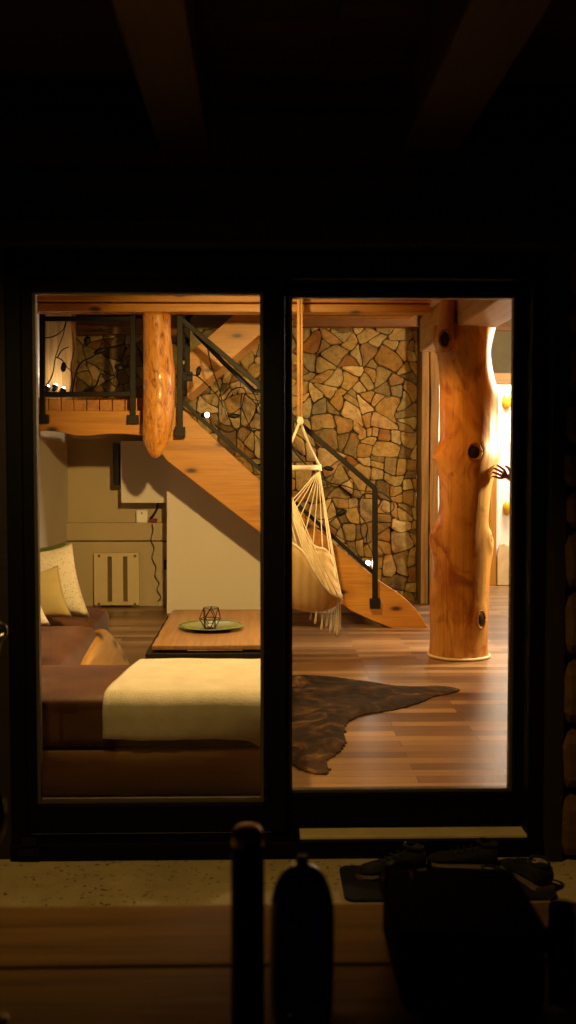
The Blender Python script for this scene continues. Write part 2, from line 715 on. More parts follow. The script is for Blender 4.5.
def chaikin(p):
    o = []
    for i in range(len(p)):
        a, b = p[i], p[(i + 1) % len(p)]
        for t in (.12, .88):
            o.append((a[0] + (b[0] - a[0]) * t, a[1] + (b[1] - a[1]) * t))
    return o



def inset(poly, d):
    """shrink a convex polygon by d on every side"""
    A2 = sum(poly[i][0] * poly[(i + 1) % len(poly)][1] - poly[(i + 1) % len(poly)][0] * poly[i][1] for i in range(len(poly)))
    sg = 1 if A2 > 0 else -1
    out = poly
    for i in range(len(poly)):
        a, b = poly[i], poly[(i + 1) % len(poly)]
        ex, ez = b[0] - a[0], b[1] - a[1]
        L = sqrt(ex * ex + ez * ez)
        if L < 1e-6:
            continue
        n = (ez / L * sg, -ex / L * sg)
        out = clip(out, (a[0] - n[0] * d, a[1] - n[1] * d), n)
        if len(out) < 3:
            return out
    return out


bm = B()
lay = bm.verts.layers.float.new('stone')
for i, poly in enumerate(STONES):
    mx = sum(p[0] for p in poly) / len(poly)
    mz = sum(p[1] for p in poly) / len(poly)
    if mz < 1.8 and mx < -1.0:
        continue
    poly = inset(poly, rs.uniform(.0015, .005))
    if len(poly) < 3:
        continue
    poly = chaikin(poly)
    c = rs.random()
    h = rs.uniform(.035, .07)
    tx, tz = rs.uniform(-.12, .12), rs.uniform(-.12, .12)
    mx = sum(p[0] for p in poly) / len(poly)
    mz = sum(p[1] for p in poly) / len(poly)
    # subdivide the outline a little so that edges are not ruler straight
    fine = []
    for k in range(len(poly)):
        a, b = poly[k], poly[(k + 1) % len(poly)]
        L = sqrt((a[0] - b[0]) ** 2 + (a[1] - b[1]) ** 2)
        m = max(1, int(L / .05))
        for q in range(m):
            t = q / m
            x, z = a[0] + (b[0] - a[0]) * t, a[1] + (b[1] - a[1]) * t
            w = mnoise.noise(Vector((x * 17, z * 17, i))) * .008
            fine.append(warp((x + (mx - x) * abs(w) * 4, z + (mz - z) * abs(w) * 4)))
    if min(p[0] for p in fine) > XS1 - .02 or max(p[0] for p in fine) < XS0 + .02:
        continue
    mx = sum(p[0] for p in fine) / len(fine)
    mz = sum(p[1] for p in fine) / len(fine)
    rings = []
    for sc_, dp in ((1, 0), (.995, h * .86), (.95, h * .97), (.6, h * 1.03)):
        r = []
        for (x, z) in fine:
            X, Z = mx + (x - mx) * sc_, mz + (z - mz) * sc_
            rough = mnoise.noise(Vector((X * 14, Z * 14, i * 3.1))) * .012 if dp else 0
            v = bm.verts.new((X, YB - dp - (X - mx) * tx * (dp > 0) - (Z - mz) * tz * (dp > 0) - rough, Z))
            v[lay] = c
            r.append(v)
        rings.append(r)
    m = len(fine)
    for a, b in zip(rings, rings[1:]):
        for k in range(m):
            bm.faces.new([a[k], a[(k + 1) % m], b[(k + 1) % m], b[k]])
    bm.faces.new(rings[-1])
struct('wall_stone', bm, 'stone', 'rustic wall of irregular tan and brown field stones behind the stair', 'stone wall')
o = struct('wall_mortar', bx((XS0, YB - .022, 0), (XS1, YB + .15, CEIL)), 'mortar', 'dark mortar bed between the field stones', 'mortar')

# timber around the stone wall
zt0, zt1 = at(350, 327, 11.05).z, at(350, 316, 11.05).z
struct('trim_2', bx((XL, 11.0, zt0), (1.62, YB + .05, CEIL)), 'brown_x', 'brown timber wall plate lying on top of the stone wall', 'beam', bevel=.006)
bm = B()
xa, xb, xc = at(420, 500, 11.0).x, at(428, 500, 11.0).x, at(437, 500, 11.0).x
for x0, x1, ph in ((xa, xb - .006, 0), (xb + .006, xc, 3)):
    rings = []
    for k in range(31):
        z = CEIL * k / 30
        w = .010 * mnoise.noise(Vector((ph, z * 2.2, 1)))
        w2 = .012 * mnoise.noise(Vector((ph, z * 3, 7)))
        rings.append([bm.verts.new(p) for p in ((x0 + w, 10.92 + w2, z), (x1 + w * .5, 10.92 - w2, z), (x1 + w * .5, YB + .1, z), (x0 + w, YB + .1, z))])
    for a, b in zip(rings, rings[1:]):
        for k in range(4):
            bm.faces.new([a[k], a[(k + 1) % 4], b[(k + 1) % 4], b[k]])
    bm.faces.new(rings[0])
    bm.faces.new(rings[-1])
struct('trim_3', bm, 'brown_z', 'split timber corner post at the right end of the stone wall', 'post', bevel=.008)

# cross beams and the long beam on the trunk
zA0, zA1 = at(100, 312, 9.0).z, at(100, 295, 9.0).z
bm = B()
box(bm, (XL, 8.98, zA0), (1.40, 9.16, zA0 + (zA1 - zA0) * .5))
box(bm, (XL, 8.94, zA0 + (zA1 - zA0) * .56), (1.40, 9.18, CEIL))
struct('trim_4', bm, 'honey_x', 'two layered honey coloured ceiling beam above the hanging log', 'beam', bevel=.008)
zB0 = at(350, 317, 10.0).z
struct('trim_5', bx((0.15, 9.95, zB0), (1.40, 10.13, CEIL)), 'honey_x', 'honey coloured ceiling beam farther back before the stone wall', 'beam', bevel=.008)
for i, y in enumerate((5.6, 7.3)):
    struct('trim_%d' % (6 + i), bx((XL, y, 2.78), (XR, y + .18, CEIL)), 'honey_x', ('honey coloured ceiling beam above the sofa', 'honey coloured ceiling beam above the coffee table')[i], 'beam', bevel=.008)
LB0 = at(458, 326, 7.85)
bm = B()
box(bm, (LB0.x, 4.7, LB0.z), (LB0.x + .30, 9.75, LB0.z + .30))
struct('trim_8', bm, 'pale_y', 'pale squared roof beam resting on the tree trunk post', 'beam', bevel=.012)

# right side: hall opening, header and bright room
xo = xc + .01
zc0, zc1 = at(500, 384, YB).z, at(500, 373, YB).z
bm = B()
box(bm, (xo, YB, zc1), (XR, YB + .15, CEIL))
struct('wall_header', bm, 'greyplaster', 'dark grey green wall above the bright opening', 'wall')
bm = B()
box(bm, (xo, YB - .03, zc0), (XR, YB + .17, zc1))
struct('trim_9', bm, 'pale_x', 'pale wooden casing board along the top of the bright opening', 'casing', bevel=.004)
struct('trim_10', bx((xo, YB - .05, at(500, 331, YB).z), (XR, YB + .02, at(500, 326, YB).z + .02)), 'brown_x', 'thin brown batten high on the grey green wall', 'batten')
struct('wall_hall', bx((1.0, 12.6, 0), (4.6, 12.75, CEIL)), 'brightwhite', 'bright white wall of the room beyond the trunk', 'wall')
struct('wall_right', bx((XR, 4.5, 0), (XR + .15, YB + .15, CEIL)), 'honey_z', 'wood clad wall on the hall side', 'wall')
struct('wall_far', bx((4.5, YB, 0), (4.6, 13.2, CEIL)), 'brightwhite', 'white side wall of the room beyond', 'wall')
x0, x1 = at(489.5, 540, 12.5).x, at(496.5, 540, 12.5).x
struct('trim_11', bx((x0, 12.5, 0), (x1, 12.6, zc0 - .02)), 'honey_z', 'golden wooden jamb board beside the white wall', 'jamb', bevel=.004)
x2 = at(509, 540, 12.5).x
struct('baseboard_hall', bx((x1, 12.55, 0), (x2 + 1.2, 12.6, at(500, 584, 12.5).z)), 'pale_x', 'narrow wooden baseboard of the white wall', 'baseboard', bevel=.003)

for (py, m, rw, rh, lab) in ((401, 'yellow', 5.5, 7.5, 'upper orange yellow oval ornament hung on the white wall'), (508, 'yellow', 4.5, 7, 'lower yellow oval ornament hung beside the hand on the white wall')):
    c = at(507, py, 12.56)
    bm = B()
    ellipsoid(bm, c, (rw * 12.56 / F_PX, .05, rh * 12.56 / F_PX))
    tag(obj('wall_ornament', bm, m, smooth=True), lab, 'ornament', 'oval wall ornaments')
b0 = at(497.5, 583, 12.46)
bm = B()
pts = []
for (px, py) in ((497.5, 586), (497.5, 556), (499, 549), (501, 544.5), (504, 543), (507, 545), (512, 546), (518, 544), (521, 550), (521, 586)):
    p = at(px, py, 12.46)
    pts.append((p.x, 12.46, max(.005, p.z)))
extrude_poly(bm, pts, (0, .08, 0))
tag(obj('headboard', bm, 'cream', bevel=.008), 'cream board with curved top standing against the white wall', 'board')

# ================================================================== setting, outside
struct('floor_terrace', bx((-4, -1.5, TZ - .1), (4.5, 4.3, TZ)), 'concrete', 'worn concrete terrace floor outside the door', 'floor')
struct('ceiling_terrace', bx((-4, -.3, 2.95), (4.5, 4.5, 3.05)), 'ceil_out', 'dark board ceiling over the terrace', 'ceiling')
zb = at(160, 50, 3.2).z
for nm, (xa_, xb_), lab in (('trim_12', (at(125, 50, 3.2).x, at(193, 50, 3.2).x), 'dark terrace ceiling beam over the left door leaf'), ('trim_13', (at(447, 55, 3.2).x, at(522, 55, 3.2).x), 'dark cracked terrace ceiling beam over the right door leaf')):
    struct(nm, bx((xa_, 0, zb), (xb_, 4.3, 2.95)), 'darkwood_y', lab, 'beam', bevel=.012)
# front wall pieces around the door
DL, DR = at(10, 500, 4.3).x, at(543, 500, 4.3).x
DT, DB = at(288, 262, 4.3).z, TZ
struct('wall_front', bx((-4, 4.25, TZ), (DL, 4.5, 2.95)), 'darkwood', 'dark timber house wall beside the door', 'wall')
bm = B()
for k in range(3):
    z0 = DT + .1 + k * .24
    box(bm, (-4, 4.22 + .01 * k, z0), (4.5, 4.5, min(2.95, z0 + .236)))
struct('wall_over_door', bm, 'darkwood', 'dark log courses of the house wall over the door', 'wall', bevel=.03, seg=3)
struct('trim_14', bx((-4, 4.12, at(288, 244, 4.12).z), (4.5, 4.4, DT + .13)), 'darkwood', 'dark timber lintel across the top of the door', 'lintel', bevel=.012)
# stacked logs to the right of the door; rough cut ends
bm = B()
lr = random.Random(5)
zz = TZ
k = 0
ys = [856, 795, 730, 660, 592, 531, 490, 447, 395, 334, 300, 240]
for ya, yb in zip(ys, ys[1:]):
    z0, z1 = at(570, ya, 4.15).z, at(570, yb, 4.15).z
    if k == 0:
        z0 = TZ
    xe = at(567 + lr.uniform(-2.0, 2.0), 500, 4.15).x
    rings = []
    cz, hz = (z0 + z1) / 2, (z1 - z0) / 2
    for q, X in enumerate((xe, xe + .02, xe + .5, 2.0, 4.5)):
        ring = []
        for t in range(16):
            a = 2 * pi * t / 16
            ca, sa = cos(a), sin(a)
            sh = .88 if q == 0 else 1
            y = 4.33 + .19 * sh * math.copysign(abs(ca) ** .6, ca)
            z = cz + hz * sh * math.copysign(abs(sa) ** .6, sa)
            X2 = X + (.014 * mnoise.noise(Vector((a * 2, k * 3.3, 0))) if q < 2 else 0)
            ring.append(bm.verts.new((X2, y, z)))
        rings.append(ring)
    for a_, b_ in zip(rings, rings[1:]):
        for t in range(16):
            bm.faces.new([a_[t], a_[(t + 1) % 16], b_[(t + 1) % 16], b_[t]])
    bm.faces.new(rings[0])
    bm.faces.new(rings[-1])
    k += 1
struct('wall_logs', bm, wood('weathered log wall', '#644826', '#3a2814', 0, .6), 'stacked rough logs of the house wall right of the door', 'log wall')
struct('trim_15', bx((DR, 4.17, TZ), (at(566.5, 500, 4.17).x, 4.5, DT + .1)), 'darkwood', 'dark boarding between the door frame and the logs', 'jamb')

# ---- door
door = thing('door_1', 'large dark framed sliding glass door with two leaves', 'door', (0, 4.35, TZ), kind='structure')


def pxbox(x0, y0, x1, y1, ya, yb, ref=None):
    ref = ref or ya
    p, q = at(x0, y0, ref), at(x1, y1, ref)
    return bx((p.x, ya, q.z), (q.x, yb, p.z))


bm = B()
ft, fb = DT, at(288, 838, 4.24).z
box(bm, (DL, 4.24, TZ), (at(22, 500, 4.24).x, 4.48, DT + .04))
box(bm, (at(531, 500, 4.24).x, 4.24, TZ), (DR, 4.48, DT + .04))
box(bm, (DL, 4.24, at(288, 278, 4.24).z), (DR, 4.48, DT + .06))
obj('door_frame', bm, 'darkframe', door, bevel=.006)
bm = B()
sill_z = at(420, 834.5, 4.26).z
box(bm, (DL, 4.22, TZ), (DR, 4.48, sill_z - .012))
obj('threshold', bm, 'darkframe', door, bevel=.004)
bm = B()
box(bm, (at(300, 830, 4.26).x, 4.245, sill_z - .012), (at(537, 830, 4.26).x, 4.345, sill_z))
so = obj('lit_sill_band', bm, plain('lamplit sill tone', '#e8cf9a', .5), door, bevel=.002)  # lamplight on the sill, put in as a pale coloured strip
so['label'] = 'lit band of the sill under the right leaf, its light put into the pale colour'


def leaf(name, x0, y0, x1, y1, ox0, oy0, ox1, oy1, ya, yb, lab, ext):
    l_ = B()
    p, q = at(x0 - ext[0], y0 - 2.5, ya), at(x1 + ext[1], y1 + 3.0, ya)
    P, Q = at(ox0, oy0, ya), at(ox1, oy1, ya)
    box(l_, (P.x, ya, Q.z), (p.x, yb, P.z))
    box(l_, (q.x, ya, Q.z), (Q.x, yb, P.z))
    box(l_, (p.x, ya, p.z), (q.x, yb, P.z))
    box(l_, (p.x, ya, Q.z), (q.x, yb, q.z))
    o = obj(name, l_, 'darkframe', door, bevel=.004)
    o['label'] = lab
    g = B()
    ym = (ya + yb) / 2
    box(g, (p.x - .003, ym - .003, q.z - .003), (q.x + .003, ym + .003, p.z + .003))
    obj('glass_pane', g, 'pane', o)
    s = B()
    w = .014
    for a, b in (((p.x, ym - .02, q.z), (p.x + w, ym + .02, p.z)), ((q.x - w, ym - .02, q.z), (q.x, ym + .02, p.z)), ((p.x + w, ym - .02, q.z), (q.x - w, ym + .02, q.z + w)), ((p.x + w, ym - .02, p.z - w * .7), (q.x - w, ym + .02, p.z))):
        box(s, a, b)
    obj('glazing_bead', s, plain('glazing bead ' + name, '#564c44', .4, .3), o, bevel=.002)
    return o


lw = leaf('door_leaf', 35.5, 293, 264, 801, 14, 272, 285, 832, 4.27, 4.345, 'left door leaf before the sofa', (5, 0))
rw = leaf('door_leaf', 289, 297, 511, 790, 268, 276, 534, 830, 4.355, 4.43, 'right door leaf before the trunk', (0, 2))
# pull handle is not seen; a small weep cover sits on the threshold
bm = B()
p = at(19, 856, 4.2)
q = at(39, 838, 4.2)
box(bm, (p.x, 4.195, p.z), (q.x, 4.221, p.z + (q.z - p.z) * .4))
box(bm, (p.x + .01, 4.2, p.z + (q.z - p.z) * .5), (q.x - .01, 4.221, q.z))
obj('weep_cover', bm, 'iron', door, bevel=.003)

# ================================================================== trunk post
prof = [(326, 433, 496), (333, 433, 494), (341, 432.5, 492), (352, 436, 490), (365, 438.5, 491), (378, 439.5, 493.5), (393, 440, 497.5), (408, 440, 497.5), (425, 440.5, 497), (440, 440, 497.5), (449, 436, 498), (457, 433, 499), (466, 436, 497), (478, 439, 493), (492, 439.5, 490), (508, 439.5, 488.5), (522, 436, 487.5), (532, 431.5, 490), (541, 430.5, 492.5), (552, 432, 492.5), (565, 433, 490.5), (580, 431.5, 489), (597, 430, 488.5), (615, 430, 488), (632, 430.5, 487.5), (646, 430, 487.5), (656, 429, 488.5)]
TY = 8.05
trunk = thing('log_post', 'thick peeled tree trunk post with dark knots carrying the roof beam', 'post', (at(459, 656, TY).x, TY, 0))
knots = [(445, 339, .036, .055, 0), (468.5, 452, .045, .055, 0), (433.5, 540, .03, .055, 0), (487, 540, .018, .042, 0), (475.5, 616, .036, .06, 0)]
rows = []
for (py, l_, r_) in prof:
    a, b = at(l_, py, TY), at(r_, py, TY)
    rows.append((a.x, b.x, a.z))
edge_ = crom([Vector(r) for r in rows], 5)
edge_[-1].z = 0
dense, DEV = [], []
for e in edge_:
    ws = [(math.exp(-((q.z - e.z) / .30) ** 2), q) for q in edge_]
    W_ = sum(w_ for w_, q in ws)
    lx, rx = sum(w_ * q.x for w_, q in ws) / W_, sum(w_ * q.y for w_, q in ws) / W_
    dense.append(Vector(((lx + rx) / 2, (rx - lx) / 2, e.z)))
    DEV.append((lx - e.x, e.y - rx))
KN = []
for (kx, ky, rw_, rh_, _) in knots:
    p = at(kx, ky, TY)
    cx, rr, _z = min(dense, key=lambda r: abs(r.z - p.z))
    s = max(-.97, min(.97, (p.x - cx) / rr))
    KN.append((math.asin(s), p.z, rw_, rh_))
bm = B()
rings = []
NS = 72
for i, r in enumerate(dense):
    ring = []
    for k in range(NS):
        t = 2 * pi * k / NS
        rad = r.y * (1 + .03 * mnoise.noise(Vector((cos(t) * 2, sin(t) * 2, r.z * 1.5))) + .012 * mnoise.noise(Vector((cos(t) * 4, sin(t) * 4, r.z * 5))))
        rad += DEV[i][0] * max(0, -sin(t)) ** 5 + DEV[i][1] * max(0, sin(t)) ** 5
        for (ka, kz, kw, kh) in KN:
            dth = (t - ka + pi) % (2 * pi) - pi
            d = sqrt((dth * r.y / (kw * 1.6)) ** 2 + ((r.z - kz) / (kh * 1.5)) ** 2)
            rad += .013 * math.exp(-(d - .85) ** 2 * 2.6)
        ring.append(bm.verts.new((r.x + rad * sin(t), TY - rad * cos(t) * .96, r.z)))
    rings.append(ring)
for a, b in zip(rings, rings[1:]):
    for k in range(NS):
        bm.faces.new([a[k], a[(k + 1) % NS], b[(k + 1) % NS], b[k]])
bm.faces.new(rings[0])
bm.faces.new(rings[-1])
# the tongue of trunk left standing beside the beam
tg = [(449, 352, .10), (447, 335, .085), (447.5, 322, .066), (448, 311, .058), (448, 299, .054), (448, 286, .05)]
tube(bm, [at(x, y, TY - .12) for x, y, _ in tg], [r for _, _, r in tg], 20)
obj('trunk', bm, 'trunk', trunk, smooth=True)
for (ka, kz, kw, kh) in KN:
    r = min(dense, key=lambda r: abs(r.z - kz))
    c = Vector((r.x + r.y * sin(ka) * 1.0, TY - r.y * cos(ka) * .98, kz))
    if kz > 2.2:
        c = at(445, 339, TY - .232)
        ka = -.25
    rot = Matrix.Rotation(ka, 3, 'Z')
    bm = B()
    tube(bm, [c + rot @ Vector((kw * 1.12 * cos(2 * pi * q_ / 28), -.006, kh * 1.12 * sin(2 * pi * q_ / 28))) for q_ in range(29)], .010, 8)
    o = obj('knot_rim', bm, plain('pale knot rim', '#a06a34', .5, var=.4, nscale=30, bump=.5), trunk, smooth=True)
    bm = B()
    ellipsoid(bm, c, (kw * .95, .016, kh * .95), rot, 24, 14, .14)
    o = obj('knot', bm, plain('dark knot', '#2e170e', .5, var=.7, nscale=34, bump=.6), trunk, smooth=True)
bm = B()
b0 = dense[-1]
tube(bm, [(b0.x + (b0.y + .008) * cos(2 * pi * k / 40), TY + (b0.y + .008) * sin(2 * pi * k / 40), .012 + .006 * mnoise.noise(Vector((k, 0, 0)))) for k in range(41)], .011, 8)
o = obj('base_rope', bm, 'rope', trunk, smooth=True)
o['label'] = 'pale rope bead sealing the foot of the trunk'

# ================================================================== hanging log
LY = 9.1
hl = [(313, 143, 171), (330, 143, 171), (352, 143.3, 172.5), (375, 143, 175), (400, 143.5, 174.5), (420, 143, 173), (434, 143, 171), (441, 143.5, 168.5), (449, 146.5, 164.5), (455, 150, 161), (458, 154, 157)]
rows = []
for py, a, b in hl:
    p, q = at(a, py, LY), at(b, py, LY)
    rows.append(Vector(((p.x + q.x) / 2, (q.x - p.x) / 2, p.z)))
rows[0].z = zA0 - .001
dense = crom(rows, 5)
bm = B()
rings = []
for r in dense:
    ring = []
    for k in range(40):
        t = 2 * pi * k / 40
        rad = r.y * (1 + .05 * mnoise.noise(Vector((cos(t) * 3, sin(t) * 3, r.z * 9))))
        ring.append(bm.verts.new((r.x + rad * cos(t), LY + rad * sin(t), r.z)))
    rings.append(ring)
for a, b in zip(rings, rings[1:]):
    for k in range(40):
        bm.faces.new([a[k], a[(k + 1) % 40], b[(k + 1) % 40], b[k]])
bm.faces.new(rings[0])
bm.faces.new(rings[-1])
tag(obj('hanging_log', bm, 'log', smooth=True, base=(dense[-1].x, LY, dense[-1].z)), 'short bark stripped log hanging from the beam in front of the landing', 'log')

# ================================================================== landing
SY = 9.4
landing = thing('stair_landing', 'wooden stair landing with a wavy live edge front beam', 'landing', (-1.4, 9.4, 1.6))
low = [(38, 431), (48, 431), (60, 432), (70, 434), (78, 436), (90, 436), (105, 434.5), (120, 434), (138, 435), (150, 436)]
pts = [at(x, y, SY) for x, y in low] + [at(150, 411, SY), at(38, 411, SY)]
for p in pts:
    p.x = max(p.x, XL + .004)
bm = B()
extrude_poly(bm, [(p.x, SY - .1, p.z) for p in pts], (0, .12, 0))
obj('live_edge_beam', bm, 'honey_x', landing, bevel=.01)
zf1, zf0 = at(100, 398, 9.45).z, at(100, 411.5, 9.45).z
bm = B()
xe = at(150, 400, 9.45).x
n = 9
x0 = XL + .004
for k in range(n):
    w = (xe - XL) / n
    box(bm, (x0 + .003, 9.44, zf0), (x0 + w - .003, 10.95, zf1))
    x0 += w
obj('floor_board', bm, wood('landing boards', '#bd7c30', '#80481a', 1, .45), landing, bevel=.006)
# hewn timber at the back of the landing
bm = B()
xa_, xb_ = max(XL + .005, at(41, 350, 9.7).x), at(72, 350, 9.7).x
rings = []
for k in range(21):
    z = zf1 + (CEIL - zf1) * k / 20
    w = .02 * mnoise.noise(Vector((3, z * 3, 0)))
    rings.append([bm.verts.new(p) for p in ((xa_, 9.66, z), (xa_ + .08, 9.62 - w, z), (xb_ - .08, 9.62, z), (xb_ + w, 9.67, z), (xb_ + w, 9.9, z), (xa_, 9.9, z))])
for a, b in zip(rings, rings[1:]):
    for k in range(6):
        bm.faces.new([a[k], a[(k + 1) % 6], b[(k + 1) % 6], b[k]])
bm.faces.new(rings[0])
bm.faces.new(rings[-1])
struct('trim_16', bm, 'brown_z', 'pale cracked hewn timber post standing on the landing behind the railing', 'post')
bm = B()
box(bm, (XL + .005, 10.9, at(100, 334, 10.9).z), (at(143, 330, 10.9).x, 11.0, at(100, 318, 10.9).z))
struct('trim_17', bm, 'brown_x', 'brown timber board set high in the stone above the landing', 'board', bevel=.006)

# ================================================================== first flight
stair = thing('staircase', 'straight lower flight of honey pine stairs rising to the landing', 'stairs', (.6, 9.6, 0))
top = [(150, 399), (185, 411), (262, 482.5), (330, 540), (378, 580), (397, 592), (410, 603), (420, 615), (427, 627)]
bot = [(427, 632), (392, 629), (372, 620), (352, 611), (332, 598), (300, 568), (262, 534), (210, 494), (167, 460.5), (150, 437)]
pts = [at(x, y, SY) for x, y in top + bot]
pts = [(p.x, SY - .02, max(0.0, p.z)) for p in pts]
bm = B()
extrude_poly(bm, pts, (0, .07, 0))
o = obj('stringer', bm, 'honey_x', stair, bevel=.008)
o['label'] = 'knotty near side stringer with rounded foot'


def ztop(X):
    a, b = at(262, 482.5, SY), at(378, 580, SY)
    return a.z + (b.z - a.z) * (X - a.x) / (b.x - a.x)


a, b = at(262, 482.5, SY), at(378, 580, SY)
slope = (b.z - a.z) / (b.x - a.x)
rise = zf1 / 10
for i in range(1, 10):
    z = rise * i
    X = b.x + (z + .11 - b.z) / slope
    bm = B()
    box(bm, (X - .29, SY + .05, z - .045), (X - .01, 10.325, z))
    obj('tread', bm, 'pale_x', stair, bevel=.006)
    if i >= 3:  # hidden risers added so the flight throws one unbroken shadow
        obj('added_riser', bx((X - .045, SY + .05, z - rise + .001), (X - .025, 10.325, z - .046)), 'pale_x', stair)
bm = B()
p0, p1 = at(393, 620, SY), at(412, 632, SY)
box(bm, (p0.x, SY + .06, .0), (p1.x + .05, 10.3, rise - .047))
obj('bottom_riser', bm, 'brown_x', stair, bevel=.006)

# ================================================================== upper flight
UY = 10.4
up = thing('staircase', 'upper flight of pine stairs climbing from the landing behind the handrail', 'stairs', (-.6, 10.5, zf1))
P = [at(x, y, UY) for x, y in ((186, 409), (186, 357), (207, 337), (228, 319), (262, 290), (300, 257), (300, 310), (262, 345))]
pts = []
for p in P:
    z = p.z
    x = p.x
    if z > CEIL - .005:
        z = CEIL - .005
    pts.append((x, UY, max(z, zf1 + .002)))
# near stringer: parallelogram band
q = lambda px, py: at(px, py, UY)
s0, s1 = q(228, 319), q(207, 337)
ub = (s0.z - s1.z) / (s0.x - s1.x)
xA, xB = q(187, 360).x, q(187, 360).x + (CEIL - .01 - q(187, 357).z) / ub


def band(xA, zA, xB, drop):
    zB = zA + ub * (xB - xA)
    return [(xA, zA), (xB, zB), (xB, zB - drop), (xA, max(zf1 + .003, zA - drop))]


zA = q(187, 355).z
CT = CEIL - .005


def sband(y, drop, thick, top_off=0):
    zt = zA - top_off
    xt = xA + (CT - zt) / ub
    xt2 = xA + (CT - (zt - drop)) / ub
    bm = B()
    xk = xA + max(0, (zf1 + .003 - (zt - drop)) / ub)
    P = [(xA, zt), (xt, CT), (xt2, CT), (xk, max(zf1 + .003, zt - drop))]
    if xk > xA:
        P.append((xA, zf1 + .003))
    extrude_poly(bm, [(x, y, z) for x, z in P], (0, thick, 0))
    return bm


obj('stringer', sband(UY, .40, .05), 'honey_x', up, bevel=.006)
obj('stringer', sband(UY + .62, .36, .05, .05), 'honey_x', up, bevel=.006)
nst = 5
for i in range(nst):
    X = xA + (xB - xA) * (i + .5) / nst
    z = zA - .1 + ub * (X - xA)
    bm = B()
    box(bm, (X - .12, UY + .05, z - .04), (X + .12, UY + .62, z))
    obj('tread', bm, 'pale_x', up, bevel=.005)
obj('soffit', sband(UY + .05, .03, .57, .37), 'pale_x', up)

# ================================================================== railings
RY = 9.27


def rail(parent, name, pts, r=.02, Y=RY, m='iron'):
    bm = B()
    tube(bm, [at(x, y, Y) for x, y in pts], r, square=True)
    return obj(name, bm, m, parent, bevel=.003)


def footplate(parent, x, y, w=6, h=4.6, Y=RY):
    p, q = at(x - w, y + h, Y), at(x + w, y - h, Y)
    return obj('foot_plate', bx((p.x, Y - .03, p.z), (q.x, Y + .035, q.z)), 'iron', parent, bevel=.003)


def vine(parent, pts, r=.007, Y=RY, leaves=()):
    bm = B()
    c = crom([at(x, y, Y) + Vector((0, .01 * sin(i * 2.1), 0)) for i, (x, y) in enumerate(pts)], 6)
    n = len(c)
    tube(bm, c, [r * .78 * (1.15 - .6 * i / n) for i in range(n)], 8)
    v = obj('vine', bm, 'iron', parent, smooth=True)
    for (x, y, w, h, ang) in leaves:
        b = B()
        rot = Matrix.Rotation(radians(ang), 3, 'Y')
        ellipsoid(b, at(x, y, Y), (w * Y / F_PX, .012, h * Y / F_PX), rot, 14, 8, .3)
        obj('leaf', b, 'iron', v, smooth=True)
    return v


lr_ = thing('landing_railing', 'black iron landing railing with twining vine panel', 'railing', (at(88, 430, RY).x, RY, at(88, 424, RY).z))
rail(lr_, 'post', [(42.5, 420), (42.5, 312)], .022)
rail(lr_, 'post', [(133, 420), (133, 312)], .022)
footplate(lr_, 42, 419, 6.5, 4.5)
footplate(lr_, 133, 419.5, 5.5, 4.5)
rail(lr_, 'top_rail', [(42.5, 319), (133, 319)], .02)
rail(lr_, 'bottom_rail', [(42.5, 394.5), (133, 394)], .021)
vine(lr_, [(45, 338), (54, 336), (63, 330), (66, 321)])
vine(lr_, [(45, 388), (52, 375), (56, 356), (63, 335), (66, 322)])
vine(lr_, [(57, 358), (62, 350), (69, 347)], leaves=[(63.5, 367, 3, 5, 10)])
vine(lr_, [(56, 357), (62, 360), (66, 366), (74, 374)])
vine(lr_, [(72, 392), (76, 372), (82, 362), (92, 357), (104, 349), (118, 347), (132, 344)], .009, leaves=[(87, 341, 3.5, 5, 20), (100, 351, 7, 2.6, -20)])
vine(lr_, [(96, 353), (101, 345), (104, 332), (92, 330)])
vine(lr_, [(84, 390), (95, 386), (99, 378), (101, 374), (107, 377), (112, 384), (118, 387), (133, 388)], .009)
vine(lr_, [(130, 355), (122, 361), (116, 372), (113, 384)], leaves=[(119, 367.5, 4.5, 3.2, 15)])
vine(lr_, [(70, 392), (72, 380), (71, 366), (74, 350), (72, 332)])

sr = thing('stair_railing', 'black iron stair railing with wrought vine branches beside the lower flight', 'railing', (at(376, 600, RY).x, RY, at(376, 606, RY).z))
rail(sr, 'post', [(180, 433), (180, 313)], .024)
rail(sr, 'post', [(375, 606), (375, 488)], .023)
footplate(sr, 180, 432, 5.2, 5)
footplate(sr, 375, 603.5, 5.2, 5)
hr = [(181, 319), (262, 387.5), (300, 424), (340, 458), (375.5, 489)]
rail(sr, 'handrail', hr, .022)
rail(sr, 'lower_rail', [(181, 400), (200, 418), (262, 471), (300, 507), (340, 543), (374, 573)], .017)
bm = B()
IY = 9.36
tube(bm, [at(189, 322, RY), at(196, 334, IY), at(225, 364, IY), at(254, 391, IY), at(262, 391, RY)], .014, square=True)
o = obj('inner_rail', bm, 'iron', sr)
vine(sr, [(187, 375), (197, 376), (210, 388), (220, 400), (228, 420)], leaves=[(198.5, 371, 2.6, 5, 15)])
vine(sr, [(207, 345), (211, 365), (218, 385), (222, 402), (221, 415)])
vine(sr, [(246, 383), (255, 396), (262, 415)])
vine(sr, [(225, 400), (232, 390), (243, 388), (249, 398), (262, 401)], leaves=[(234, 416, 6, 2.3, 0)])
vine(sr, [(215, 425), (228, 432), (243, 427), (262, 430)], .008)
vine(sr, [(242, 393), (241, 405), (246, 418), (253, 432), (262, 442)])
vine(sr, [(291, 447), (300, 458), (312, 470), (328, 482), (345, 486), (357, 490), (374, 492)], .008, leaves=[(328.5, 468.5, 5, 2.4, 10)])
vine(sr, [(343, 466), (349, 478), (357, 490)], .006)
vine(sr, [(312, 480), (324, 488), (334, 486)], .005)
vine(sr, [(318, 519), (328, 520), (335, 516), (342, 513)], .006, leaves=[(341.5, 513, 6, 2.8, -28)])
